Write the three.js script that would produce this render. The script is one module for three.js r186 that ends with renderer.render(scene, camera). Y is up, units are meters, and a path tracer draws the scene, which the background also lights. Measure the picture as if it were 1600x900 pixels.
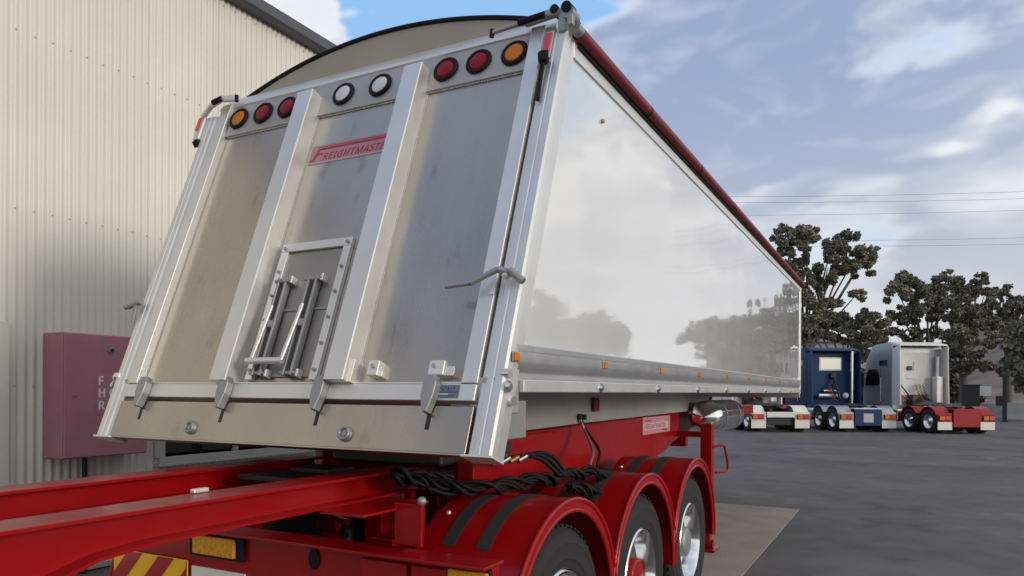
import * as THREE from 'three';
import { RoundedBoxGeometry } from 'three/addons/geometries/RoundedBoxGeometry.js';
import { mergeGeometries, toCreasedNormals } from 'three/addons/utils/BufferGeometryUtils.js';
import { ImprovedNoise } from 'three/addons/math/ImprovedNoise.js';

// ---------- camera ----------
const scene = new THREE.Scene();
const CAM_H = 1.68, RAD = Math.PI / 180;
const camera = new THREE.PerspectiveCamera(2 * Math.atan(611 / 1143) / RAD, 1600 / 1222, 0.05, 3000);
camera.position.set(0, CAM_H, 0);
camera.rotation.order = 'YXZ';
camera.rotation.set(0, 27.9 * RAD, 0.31 * RAD);
camera.setViewOffset(1600, 1222, 0, 0, 1600, 900);
scene.add(camera);

// ---------- noise ----------
let seed = 7;
const rnd = () => { seed = (seed * 1664525 + 1013904223) >>> 0; return seed / 4294967296; };
const rr = (a, b) => a + (b - a) * rnd();
const pn = new ImprovedNoise();
const fbm = (x, y, z, oct = 5, gain = 0.5) => { let s = 0, a = 0.5, n = 0; for (let i = 0; i < oct; i++) { s += a * pn.noise(x, y, z); n += a; x *= 2.03; y *= 2.03; z *= 2.03; a *= gain; } return s / n; };
const clamp = (v, a = 0, b = 1) => Math.min(b, Math.max(a, v));
const sstep = (a, b, x) => { const t = clamp((x - a) / (b - a)); return t * t * (3 - 2 * t); };
const lerp = (a, b, t) => a + (b - a) * t;

// ---------- sky ----------
const SUN = new THREE.Vector3(1, 0.225, 0.0).normalize();
function makeSky() {
  const W = 2048, Hh = 1024, d = new Float32Array(W * Hh * 4);
  // cloud banks and gaps: azimuth right of -z, elevation, radii (degrees), amount
  const banks = [
    [-36, 29, 9, 5, -0.95], [-27, 29, 6, 2.6, -0.7], [3.6, 22.8, 6.5, 1.9, -0.33], [-8, 24.5, 4, 1.4, -0.1],
    [-42.6, 25.4, 2.2, 2.2, 0.85, 1], [-45.5, 27.4, 3.2, 2.4, 0.7, 1], [-50, 30, 6, 5, 0.3, 1], [-25.2, 27.0, 1.5, 1.2, 0.8, 1], [-31.5, 27.6, 2.2, 1.3, 0.35, 1], [-20.5, 24.6, 3.0, 1.8, 0.2, 1],
    [27, 23, 8, 4, -0.6], [19, 16.6, 3.0, 2.2, 0.7, 1], [24.5, 14.5, 3, 2.4, 0.7, 1], [14, 12, 6, 2, 0.3, 1],
    [-6, 17.8, 11, 3.6, 0.42], [-14, 21.5, 8, 4, 0.32], [2, 13.6, 9, 1.6, 0.16], [4, 19.4, 7, 1.8, 0.2], [1.8, 15.4, 2.0, 0.7, 0.5, 1], [5.8, 16.8, 2.6, 0.7, 0.5, 1], [5, 11.5, 5, 1.4, 0.35, 1], [-4, 12.2, 3, 0.9, 0.3, 1], [-9, 15.0, 1.4, 0.6, 0.3, 1],
    [0, 10, 12, 2.2, -0.12],
  ];
  for (let j = 0; j < Hh; j++) {
    const el = ((j + 0.5) / Hh - 0.5) * Math.PI, sy = Math.sin(el), cy = Math.cos(el), eld = el / RAD;
    for (let i = 0; i < W; i++) {
      const ph = ((i + 0.5) / W - 0.5) * 2 * Math.PI, x = cy * Math.cos(ph), z = cy * Math.sin(ph), k = (j * W + i) * 4;
      let r = 0.10, g = 0.10, b = 0.105;
      if (sy > -0.01) {
        const y = Math.max(sy, 0);
        const dx3 = x * 2.1, dy3 = y * 5.2, dz3 = z * 2.1;
        const wx = fbm(dx3 * 1.3 + 3, dy3 * 1.3, dz3 * 1.3 + 5.1, 3), wz = fbm(dx3 * 1.3, dy3 * 1.3 + 9, dz3 * 1.3 + 1.7, 3);
        let dens = 0.25 + 0.62 * fbm(dx3 + wx * 0.5, dy3 + wz * 0.6, dz3 + 2.3, 4) + 0.42 * fbm(dx3 * 3.1 + wx * 1.2, dy3 * 3.1 + wz * 1.2, dz3 * 3.1 + 7.7, 7, 0.62);
        const az = Math.atan2(x, -z) / RAD;
        let white = 0; const fx = fbm(dx3 * 7, dy3 * 7, dz3 * 7 + 4, 3);
        for (const [a, e, ra, re, m, isWhite] of banks) { const jx = wx * 6 + fx * 4, jy = wz * 5 + wx * 2 + fx * 1.6, dx = (az - a + jx) / ra, dy = (eld - e + jy) / re, w = dx * dx + dy * dy; if (w < 9) { const q = m * Math.exp(-w); dens += q; if (isWhite) white += q; } }
        const cov = sstep(-0.14, 0.16, dens), thick = sstep(-0.06, 0.30, dens) * (1 - clamp(white * 2.2));
        const sunny = Math.max(0, x * SUN.x + y * SUN.y + z * SUN.z), warm = Math.pow(sunny, 1.6);
        // clear air
        const t = Math.pow(1 - y, 3.2);
        let ar = lerp(0.23, 0.74, t), ag = lerp(0.52, 0.76, t), ab = lerp(0.93, 0.80, t);
        ar += 0.25 * warm; ag += 0.2 * warm; ab += 0.08 * warm;
        // cloud: bright thin rims, lavender grey bases, cream towards the sun and the horizon
        const rip = fbm(dx3 * 5 + wx * 2, dy3 * 5 + wz * 2, dz3 * 5, 4) * 0.5;
        const th = clamp(thick + rip * (0.4 + thick));
        let cr = lerp(0.84, 0.325, th), cg = lerp(0.88, 0.415, th), cb = lerp(0.94, 0.61, th);
        const low = Math.pow(1 - clamp(y / 0.40), 1.35);
        cr = lerp(cr, 0.79, low * 0.8); cg = lerp(cg, 0.785, low * 0.8); cb = lerp(cb, 0.745, low * 0.8);
        cr += warm * 0.62; cg += warm * 0.54; cb += warm * 0.30;
        r = lerp(ar, cr, cov); g = lerp(ag, cg, cov); b = lerp(ab, cb, cov);
      }
      d[k] = r; d[k + 1] = g; d[k + 2] = b; d[k + 3] = 1;
    }
  }
  const tex = new THREE.DataTexture(d, W, Hh, THREE.RGBAFormat, THREE.FloatType);
  tex.mapping = THREE.EquirectangularReflectionMapping; tex.magFilter = THREE.LinearFilter; tex.minFilter = THREE.LinearFilter; tex.needsUpdate = true;
  return tex;
}
const skyTex = makeSky();
scene.background = skyTex; scene.environment = skyTex;

// ---------- sun: low and veiled, from the right ----------
const sun = new THREE.DirectionalLight(new THREE.Color(1.0, 0.90, 0.79), 1.5);
sun.position.copy(SUN).multiplyScalar(60); sun.target.position.set(-3, 0, -8);
sun.castShadow = true; sun.shadow.radius = 24;
Object.assign(sun.shadow.camera, { left: -45, right: 45, top: 30, bottom: -30, near: 1, far: 150 });
scene.add(sun, sun.target);

const renderer = new THREE.WebGLRenderer({ antialias: true });
renderer.toneMapping = THREE.LinearToneMapping;
renderer.toneMappingExposure = 1.0;
renderer.shadowMap.enabled = true;

// ---------- textures ----------
function dataTex(size, period, fn, srgb = false) {   // fn(u, v) in 0..1, returns [r,g,b] 0..1; tiles by blending
  const a = new Uint8Array(size * size * 4);
  for (let j = 0; j < size; j++) for (let i = 0; i < size; i++) {
    const c = fn(i / size, j / size), k = (j * size + i) * 4;
    a[k] = clamp(c[0]) * 255; a[k + 1] = clamp(c[1]) * 255; a[k + 2] = clamp(c[2]) * 255; a[k + 3] = 255;
  }
  const t = new THREE.DataTexture(a, size, size); t.magFilter = THREE.LinearFilter; t.minFilter = THREE.LinearMipmapLinearFilter; t.generateMipmaps = true;
  t.wrapS = t.wrapT = THREE.MirroredRepeatWrapping; t.repeat.set(1 / period, 1 / period);
  if (srgb) t.colorSpace = THREE.SRGBColorSpace; t.needsUpdate = true; return t;
}
const g3 = (v) => [v, v, v];
const mulTex = (size, period, f) => dataTex(size, period, (u, v) => { const c = f(u, v); return Array.isArray(c) ? c : g3(c); });   // linear multiplier maps

// ---------- materials ----------
const M = {};
const std = (n, c, rough, metal = 0, extra = {}) => (M[n] = new THREE.MeshPhysicalMaterial({ name: n, color: new THREE.Color().setRGB(...c), roughness: rough, metalness: metal, ...extra }));
const brush = mulTex(512, 1.1, (u, v) => 0.80 + 0.12 * fbm(u * 90, v * 1.6, 1, 2) + 0.20 * fbm(u * 5, v * 3, 4, 4));
const brushCol = mulTex(512, 1.7, (u, v) => { const n = 0.92 + 0.20 * fbm(u * 4, v * 2.4, 8, 4) + 0.03 * fbm(u * 70, v * 1.2, 3, 2) - 0.30 * sstep(0.20, 0.42, fbm(u * 7 + 3, v * 3.2, 15, 5)); return [n, n * 0.975, n * 0.935]; });
const brushBump = mulTex(512, 0.9, (u, v) => 0.5 + 0.4 * fbm(u * 120, v * 1.6, 2, 3) + 0.4 * fbm(u * 3, v * 3, 9, 3));
const grime = mulTex(512, 1.9, (u, v) => 0.90 + 0.13 * fbm(u * 5, v * 5, 2, 4));
const roughN = mulTex(512, 0.8, (u, v) => 0.86 + 0.22 * fbm(u * 7, v * 7, 6, 3));
std('plate_aluminium', [0.50, 0.475, 0.44], 0.36, 1, { map: brushCol, roughnessMap: brush, bumpMap: brushBump, bumpScale: 0.00004 });
std('hatch_aluminium', [0.36, 0.34, 0.325], 0.55, 0.9, { map: brushCol, roughnessMap: brush });
std('extruded_aluminium', [0.84, 0.825, 0.795], 0.50, 0.8, { map: grime, roughnessMap: roughN });
std('dull_aluminium', [0.56, 0.55, 0.53], 0.62, 0.85, { map: grime, roughnessMap: roughN });
std('header_aluminium', [0.52, 0.49, 0.45], 0.55, 0.75, { map: grime, roughnessMap: roughN });
std('coaming_aluminium', [0.74, 0.735, 0.725], 0.44, 0.9, { map: grime, roughnessMap: roughN });
std('weld_metal', [0.82, 0.80, 0.76], 0.5, 0.8);
std('bright_steel', [0.78, 0.78, 0.77], 0.25, 1);
std('polished_rim', [0.86, 0.86, 0.85], 0.16, 1, { roughnessMap: roughN });
std('galvanised', [0.42, 0.42, 0.42], 0.55, 0.8, { map: grime });
std('white_paint', [0.68, 0.69, 0.69], 0.05, 0, { ior: 1.75, clearcoat: 1, clearcoatRoughness: 0.03, map: mulTex(512, 3.1, (u, v) => 0.975 + 0.05 * fbm(u * 4, v * 4, 3, 5)) });
const dustMap = dataTex(1024, 1.6, (u, v) => { const d = sstep(0.10, 0.45, fbm(u * 7, v * 7, 12, 6)) * 0.4, c = sstep(0.52, 0.60, fbm(u * 60, v * 60, 3, 3)); const n = 0.97 + 0.1 * fbm(u * 5, v * 5, 9, 4); return [lerp(n, 0.62, d) * (1 - 0.4 * c), clamp(0.10 + d * 0.9 + c * 0.5), clamp(0.10 + d * 0.65 + c * 0.4)]; });
std('red_paint', [0.315, 0.0045, 0.020], 0.48, 0, { specularIntensity: 0.4, clearcoat: 0.4, clearcoatRoughness: 0.18, roughnessMap: mulTex(512, 1.1, (u, v) => 0.8 + 0.45 * fbm(u * 8, v * 8, 16, 5)), map: dustMap });
std('red_vinyl', [0.17, 0.006, 0.016], 0.5, 0, { map: grime });
std('black_rubber', [0.009, 0.009, 0.010], 0.6, 0, { specularIntensity: 0.4, map: grime });
std('tyre_rubber', [0.020, 0.020, 0.021], 0.82, 0, { map: grime });
std('black_paint', [0.014, 0.014, 0.016], 0.5);
std('grip_tape', [0.03, 0.028, 0.027], 0.95, 0, { map: grime, bumpMap: mulTex(256, 0.12, () => rnd()), bumpScale: 0.001 });
std('beige_canvas', [0.40, 0.36, 0.30], 0.85, 0, { map: grime });
std('amber_lens', [0.62, 0.17, 0.006], 0.3, 0, { specularIntensity: 0.5 });
std('amber_reflex', [0.80, 0.38, 0.02], 0.35, 0, { specularIntensity: 0.5, map: mulTex(256, 0.22, (u, v) => 0.85 + 0.5 * fbm(u * 16, v * 10, 3, 3)), bumpMap: mulTex(256, 0.05, (u, v) => 0.5 + 0.5 * Math.sin(u * 80) * Math.sin(v * 80)), bumpScale: 0.001 });
std('red_lens', [0.27, 0.001, 0.010], 0.28, 0, { specularIntensity: 0.45 });
std('clear_lens', [0.62, 0.61, 0.57], 0.2, 0, { clearcoat: 1 });
std('red_reflector', [0.62, 0.012, 0.03], 0.3, 0, { clearcoat: 1 });
std('shed_cream', [0.675, 0.655, 0.60], 0.42, 0, { map: mulTex(512, 4.3, (u, v) => { const n = 0.95 + 0.09 * fbm(u * 5, v * 5, 21, 6); return [n, n, n * 0.99]; }) });
std('trim_grey', [0.46, 0.46, 0.44], 0.5, 0, { map: grime });
std('gutter_slate', [0.075, 0.085, 0.10], 0.45, 0, { map: grime });
std('cabinet_red', [0.44, 0.19, 0.235], 0.5, 0, { map: mulTex(512, 1.2, (u, v) => 0.92 + 0.16 * fbm(u * 6, v * 6, 31, 5)) });
std('window_glass', [0.10, 0.12, 0.14], 0.04, 0, { transmission: 0.9, thickness: 0 });
std('dark_inside', [0.03, 0.03, 0.032], 0.9);
std('concrete', [0.35, 0.30, 0.265], 0.9, 0, { map: mulTex(1024, 2.9, (u, v) => { const n = 0.88 + 0.28 * fbm(u * 7, v * 7, 41, 7) + 0.12 * fbm(u * 90, v * 90, 4, 2); return [n, n * 0.985, n * 0.97]; }), bumpMap: mulTex(512, 0.5, (u, v) => 0.5 + 0.5 * fbm(u * 30, v * 30, 4, 4)), bumpScale: 0.004 });
std('pale_concrete', [0.42, 0.40, 0.37], 0.9, 0, { map: grime });
std('asphalt', [0.148, 0.136, 0.128], 0.83, 0, {
  map: mulTex(2048, 11.3, (u, v) => { const big = fbm(u * 5, v * 5, 51, 4), mid = fbm(u * 34, v * 34, 8, 2), fine = pn.noise(u * 900, v * 900, 3); const stain = sstep(0.16, 0.36, fbm(u * 9 + 4, v * 9, 23, 4)), pale = sstep(0.22, 0.45, fbm(u * 14, v * 6 + 2, 37, 4)), stone = pn.noise(u * 420, v * 420, 6); const n = (0.92 + 0.6 * big + 0.25 * mid + 0.26 * fine + 0.12 * stone) * (1 - 0.28 * stain) * (1 + 0.35 * pale); return [n * 0.8, n * 0.8, n * 0.8 * (1 + 0.05 * big)]; }),
  bumpMap: mulTex(1024, 1.3, (u, v) => 0.5 + 0.4 * pn.noise(u * 260, v * 260, 9) + 0.3 * pn.noise(u * 120, v * 120, 2)), bumpScale: 0.004, roughnessMap: mulTex(512, 7, (u, v) => 0.92 + 0.3 * fbm(u * 6, v * 6, 15, 5)) });
std('truck_blue', [0.010, 0.042, 0.115], 0.45, 0, { specularIntensity: 0.4 });
std('truck_white', [0.84, 0.82, 0.77], 0.4, 0, { clearcoat: 0.6, clearcoatRoughness: 0.15, map: grime });
std('truck_silver', [0.42, 0.44, 0.48], 0.35, 0.5, { map: grime });
std('dark_glass', [0.012, 0.014, 0.017], 0.06, 0, { clearcoat: 1 });
std('mirror_glass', [0.72, 0.70, 0.66], 0.12, 0.85);
std('flap_white', [0.82, 0.79, 0.72], 0.7, 0, { map: grime });
std('bark', [0.15, 0.125, 0.10], 0.95, 0, { map: grime });
std('leaf', [0.22, 0.205, 0.145], 0.75, 0, { vertexColors: true });
std('scrub', [0.075, 0.068, 0.048], 0.9, 0, { vertexColors: true });
std('hill_ground', [0.24, 0.185, 0.145], 0.95, 0, { map: mulTex(1024, 60, (u, v) => { const n = 0.85 + 0.6 * fbm(u * 9, v * 9, 61, 7); return [n, n * 0.98, n]; }) });
std('cable', [0.24, 0.24, 0.25], 0.7);
std('sign_yellow', [0.90, 0.50, 0.008], 0.35, 0, { clearcoat: 0.4 });
std('sign_red', [0.34, 0.004, 0.012], 0.35, 0, { clearcoat: 0.4 });

// ---------- geometry helpers (all geometries non-indexed with metre uv) ----------
const V = (x, y, z) => new THREE.Vector3(x, y, z);
function fin(g) {
  if (g.index) g = g.toNonIndexed();
  for (const k of Object.keys(g.attributes)) if (!['position', 'normal', 'uv'].includes(k)) g.deleteAttribute(k);
  if (!g.attributes.normal) g.computeVertexNormals();
  g.morphAttributes = {}; g.clearGroups();
  return g;
}
function metreUV(g) {
  const p = g.attributes.position, uv = new Float32Array(p.count * 2), a = V(), b = V(), c = V(), n = V();
  for (let i = 0; i < p.count; i += 3) {
    a.fromBufferAttribute(p, i); b.fromBufferAttribute(p, i + 1); c.fromBufferAttribute(p, i + 2);
    n.copy(b).sub(a).cross(c.clone().sub(a)); const ax = Math.abs(n.x), ay = Math.abs(n.y), az = Math.abs(n.z);
    [a, b, c].forEach((q, k) => { const o = (i + k) * 2; if (ax >= ay && ax >= az) { uv[o] = q.z; uv[o + 1] = q.y; } else if (ay >= az) { uv[o] = q.x; uv[o + 1] = q.z; } else { uv[o] = q.x; uv[o + 1] = q.y; } });
  }
  g.setAttribute('uv', new THREE.BufferAttribute(uv, 2)); return g;
}
const place = (g, x = 0, y = 0, z = 0, rx = 0, ry = 0, rz = 0) => g.applyMatrix4(new THREE.Matrix4().compose(V(x, y, z), new THREE.Quaternion().setFromEuler(new THREE.Euler(rx, ry, rz)), V(1, 1, 1)));
const rbox = (w, h, d, x, y, z, bev = 0.004, rx = 0, ry = 0, rz = 0) => place(fin(new RoundedBoxGeometry(w, h, d, 1, Math.min(bev, w / 2.1, h / 2.1, d / 2.1))), x, y, z, rx, ry, rz);
const box = (w, h, d, x, y, z, rx = 0, ry = 0, rz = 0) => place(fin(new THREE.BoxGeometry(w, h, d)), x, y, z, rx, ry, rz);
const span = (x0, x1, y0, y1, z0, z1, bev = 0.004) => rbox(Math.abs(x1 - x0), Math.abs(y1 - y0), Math.abs(z1 - z0), (x0 + x1) / 2, (y0 + y1) / 2, (z0 + z1) / 2, bev);
function rod(a, b, r, seg = 12, r2 = r) {
  const d = b.clone().sub(a), g = fin(new THREE.CylinderGeometry(r2, r, d.length(), seg));
  return g.applyMatrix4(new THREE.Matrix4().compose(a.clone().add(b).multiplyScalar(0.5), new THREE.Quaternion().setFromUnitVectors(V(0, 1, 0), d.normalize()), V(1, 1, 1)));
}
const tube = (pts, r, seg = 40, rad = 8, tension = 0.5) => fin(new THREE.TubeGeometry(new THREE.CatmullRomCurve3(pts, false, 'catmullrom', tension), seg, r, rad));
const lathe = (pts, seg = 40) => fin(new THREE.LatheGeometry(pts.map(([r, y]) => new THREE.Vector2(r, y)), seg));
function poly(pts, depth, bev = 0) {     // polygon in xy extruded along +z
  const s = new THREE.Shape(pts.map(([x, y]) => new THREE.Vector2(x, y)));
  return fin(new THREE.ExtrudeGeometry(s, { depth, bevelEnabled: bev > 0, bevelSize: bev, bevelThickness: bev, bevelSegments: 2, steps: 1, curveSegments: 12 }));
}
const merge = (gs) => (gs.length === 1 ? gs[0] : mergeGeometries(gs.map((g) => fin(g))));
const shadow = (m) => { m.castShadow = m.receiveShadow = true; return m; };
const taken = {};
const numbered = (n) => { const k = (taken[n] = (taken[n] ?? -1) + 1); return k ? `${n}_${String(k).padStart(3, '0')}` : n; };
function mesh(name, gs, mat, parent, label, keepUV = false) {
  let g = merge(Array.isArray(gs) ? gs : [gs]); if (!keepUV) metreUV(g);
  const m = shadow(new THREE.Mesh(g, mat)); m.name = parent ? name : numbered(name);
  (parent ?? scene).add(m); if (label) m.userData.label = label; return m;
}
function tag(o, label, category, group, kind) { o.userData.label = label; if (category) o.userData.category = category; if (group) o.userData.group = group; if (kind) o.userData.kind = kind; return o; }
function thing(name, [x, y, z], label, category, group, turn = 0) {
  const o = new THREE.Group(); o.name = numbered(name); o.position.set(x, y, z); o.rotation.y = turn; scene.add(o); return tag(o, label, category, group);
}
function printTex(w, h, draw) {
  const c = document.createElement('canvas'); c.width = w; c.height = h; const x = c.getContext('2d'); draw(x, w, h);
  const t = new THREE.CanvasTexture(c); t.colorSpace = THREE.SRGBColorSpace; t.anisotropy = 8; return t;
}
function print(name, w, h, tex, parent, rough = 0.45) {        // thin printed plate facing +z
  const g = fin(new THREE.PlaneGeometry(w, h));
  return (m => { m.name = name; parent.add(m); return shadow(m); })(new THREE.Mesh(g, new THREE.MeshPhysicalMaterial({ name: name + '_print', map: tex, roughness: rough, clearcoat: 0.3 })));
}

// ================= SETTING =================
{
  const g = new THREE.PlaneGeometry(2400, 2400, 1, 1).rotateX(-Math.PI / 2);
  tag(mesh('asphalt_yard', fin(g), M.asphalt), 'dark grey asphalt truck yard', null, null, 'structure');
  const slab = mesh('concrete_pad', span(-4.9, -1.26, -0.2, 0.006, -11.22, 2.4, 0.003), M.concrete);
  tag(slab, 'pale brown concrete pad under the trailer', null, null, 'structure');
}

// ---------- shed ----------
const WALL = -6.6;
{
  const Z0 = 9, Z1 = -16.5, EAVE = 6.0, P = 0.0762, COVER = P * 10;
  const shed = thing('corrugated_shed', [WALL, 0, 0], 'cream corrugated steel shed with slate gutter standing left of the trailer', 'shed');
  const win = { z0: -4.90, z1: -7.32, y0: 0.955, y1: 2.15 };
  const sheetGeo = (z0, z1, y0, y1) => {      // corrugated sheet, x = depth, running along -z
    const n = Math.max(2, Math.round((z0 - z1) / P * 10)), pos = [], nor = [], T = 0.0006, A = 0.0085;
    const ring = (k) => { const z = z0 + (z1 - z0) * k / n, ph = z / P * 2 * Math.PI; return [A * Math.sin(ph), z, A * Math.cos(ph) * 2 * Math.PI / P]; };
    for (let k = 0; k < n; k++) {
      const [xa, za, da] = ring(k), [xb, zb, db] = ring(k + 1);
      const na = V(1, 0, -da).normalize(), nb = V(1, 0, -db).normalize();
      pos.push(xa, y0, za, xb, y0, zb, xb, y1, zb, xa, y0, za, xb, y1, zb, xa, y1, za);
      for (const q of [na, nb, nb, na, nb, na]) nor.push(q.x, q.y, q.z);
    }
    const g = new THREE.BufferGeometry(); g.setAttribute('position', new THREE.Float32BufferAttribute(pos, 3)); g.setAttribute('normal', new THREE.Float32BufferAttribute(nor, 3));
    g.setAttribute('uv', new THREE.Float32BufferAttribute(new Float32Array(pos.length / 3 * 2), 2)); return g;
  };
  const screws = []; let sheetNo = 0;
  const sheetTone = [1, 0.965, 1.02, 0.985].map((k) => { const m = M.shed_cream.clone(); m.color.multiplyScalar(k); return m; });
  for (let z = Z0; z > Z1; z -= COVER) {
    const za = z, zb = Math.max(z - COVER, Z1);
    const parts = [];
    if (zb >= win.z0 || za <= win.z1) parts.push([za, zb, 0.05, EAVE]);
    else {
      const a = Math.min(za, win.z0), b = Math.max(zb, win.z1);
      if (za > win.z0) parts.push([za, win.z0, 0.05, EAVE]);
      if (zb < win.z1) parts.push([win.z1, zb, 0.05, EAVE]);
      parts.push([a, b, 0.05, win.y0], [a, b, win.y1, EAVE]);
    }
    mesh('cladding_sheet', parts.map((p) => sheetGeo(...p)), sheetTone[(sheetNo++ * 7) % 4], shed).position.set((sheetNo % 2) * 0.0012, 0, 0);
    // lap edge of the sheet
    for (const gy of [0.2, 1.7, 3.2, 4.71, 5.9]) for (let q = 0; q < 5; q++) {
      const ph = Math.round((za - q * 2 * P) / P - 0.25) + 0.25, sz = ph * P;
      if (sz < -3 && sz > -8 && !(gy > win.y0 && gy < win.y1 && sz < win.z0 && sz > win.z1)) screws.push(place(fin(new THREE.CylinderGeometry(0.007, 0.009, 0.01, 6)), 0.0125, gy + rr(-0.006, 0.006), sz, 0, 0, -Math.PI / 2));
    }
  }
  tag(mesh('roofing_screw', screws, M.trim_grey, shed), 'rows of small screw heads', null, null, 'stuff');
  // window
  const w = mesh('window', [span(-0.05, 0.03, win.y0 - 0.02, win.y0 + 0.035, win.z0 + 0.06, win.z1 - 0.06), span(-0.05, 0.03, win.y1 - 0.03, win.y1 + 0.03, win.z0 + 0.06, win.z1 - 0.06),
    span(-0.05, 0.028, win.y0 + 0.03, win.y1 - 0.03, win.z0 + 0.11, win.z0 - 0.012), span(-0.05, 0.028, win.y0 + 0.03, win.y1 - 0.03, win.z1 - 0.06, win.z1 + 0.04)], M.trim_grey, shed);
  mesh('mullion', span(-0.045, 0.026, win.y0 + 0.036, win.y1 - 0.036, -5.80, -5.84), M.trim_grey, w);
  mesh('sill', span(-0.02, 0.075, win.y0 - 0.055, win.y0 - 0.022, win.z0 + 0.09, win.z1 - 0.09), M.trim_grey, w);
  mesh('pane', [box(0.005, 1.06, 0.88, -0.02, (win.y0 + win.y1) / 2, -5.36), box(0.005, 1.06, 1.42, -0.02, (win.y0 + win.y1) / 2, -6.57)], M.window_glass, w);
  // door at the frame's left edge
  const dr = mesh('door', span(0.012, 0.05, 0.06, 2.15, -2.46, -3.34), M.shed_cream, shed);
  mesh('door_frame', [span(0.012, 0.06, 0.05, 2.235, -3.345, -3.42), span(0.012, 0.06, 0.05, 2.235, -2.38, -2.455), span(0.012, 0.06, 2.155, 2.235, -2.457, -3.343)], M.shed_cream, dr);
  // gutter, roof, other walls, floor
  mesh('gutter', [poly([[0.015, 0], [0.13, 0], [0.16, 0.03], [0.16, 0.15], [0.145, 0.15], [0.142, 0.035], [0.12, 0.015], [0.015, 0.015]], Z0 - Z1 + 0.3).translate(0, EAVE - 0.02, Z1 - 0.15)], M.gutter_slate, shed);
  const roofPts = [[0.10, EAVE + 0.07], [-7, EAVE + 1.45], [-14.1, EAVE + 0.07], [-14.1, EAVE + 0.02], [-7, EAVE + 1.38], [0.10, EAVE + 0.02]];
  mesh('roof', poly(roofPts, Z0 - Z1 + 0.3).translate(0, 0, Z1 - 0.15), M.gutter_slate, shed);
  mesh('end_wall', [poly([[-0.02, 0.02], [-13.98, 0.02], [-13.98, EAVE], [-7, EAVE + 1.35], [-0.02, EAVE]], 0.08).translate(0, 0, Z1 - 0.08), poly([[-0.02, 0.02], [-13.98, 0.02], [-13.98, EAVE], [-7, EAVE + 1.35], [-0.02, EAVE]], 0.08).translate(0, 0, Z0)], M.shed_cream, shed);
  mesh('back_wall', span(-14, -13.92, 0.02, EAVE, Z0, Z1), M.shed_cream, shed);
  mesh('floor', span(-13.9, -0.2, 0, 0.03, Z0, Z1), M.dark_inside, shed);
  mesh('base_channel', span(-0.03, 0.014, 0.01, 0.06, Z0, Z1), M.trim_grey, shed);
}

// ---------- fire hose cabinet and its pipe ----------
{
  const c = thing('fire_hose_cabinet', [WALL + 0.012, 1.075, -4.11], 'dull red steel fire hose cabinet mounted on the shed wall', 'cabinet');
  mesh('case', span(0, 0.275, 0, 1.09, 0.39, -0.40, 0.008), M.cabinet_red, c);
  const d = mesh('door', span(0.279, 0.30, 0.008, 1.082, 0.384, -0.394, 0.006), M.cabinet_red, c);
  mesh('lock', place(fin(new THREE.CylinderGeometry(0.03, 0.034, 0.014, 24)), 0.305, 0.95, -0.035, 0, 0, -Math.PI / 2), M.galvanised, d);
  mesh('lock_core', place(fin(new THREE.CylinderGeometry(0.018, 0.018, 0.006, 18)), 0.314, 0.95, -0.035, 0, 0, -Math.PI / 2), M.black_paint, d);
  mesh('screw', place(fin(new THREE.CylinderGeometry(0.012, 0.012, 0.008, 10)), 0.303, 0.55, 0.30, 0, 0, -Math.PI / 2), M.galvanised, d);
  const t = print('lettering', 0.43, 0.355, printTex(614, 512, (x, w, h) => {
    x.fillStyle = '#b07a86'; x.fillRect(0, 0, w, h); x.fillStyle = '#eadcdc'; x.textBaseline = 'alphabetic';
    x.font = 'bold 158px sans-serif';
    ['FIRE', 'HOSE', 'REEL'].forEach((s, r) => { for (let k = 0; k < 4; k++) x.fillText(s[k], (s[k] === 'I' ? 40 : 8) + k * 146, 142 + r * 158); });
  }), d, 0.5);
  t.material.map.dispose?.(); t.position.set(0.3025, 0.56, -0.115); t.rotation.y = Math.PI / 2;
  const p = thing('water_pipe', [WALL + 0.06, 0, -4.06], 'dark water pipe running from the ground up to the red cabinet', 'pipe');
  mesh('riser', rod(V(0, 0, 0), V(0, 1.07, 0), 0.022), M.black_paint, p);
  mesh('clip', rbox(0.05, 0.03, 0.075, -0.022, 0.55, 0), M.galvanised, p);
}

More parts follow.
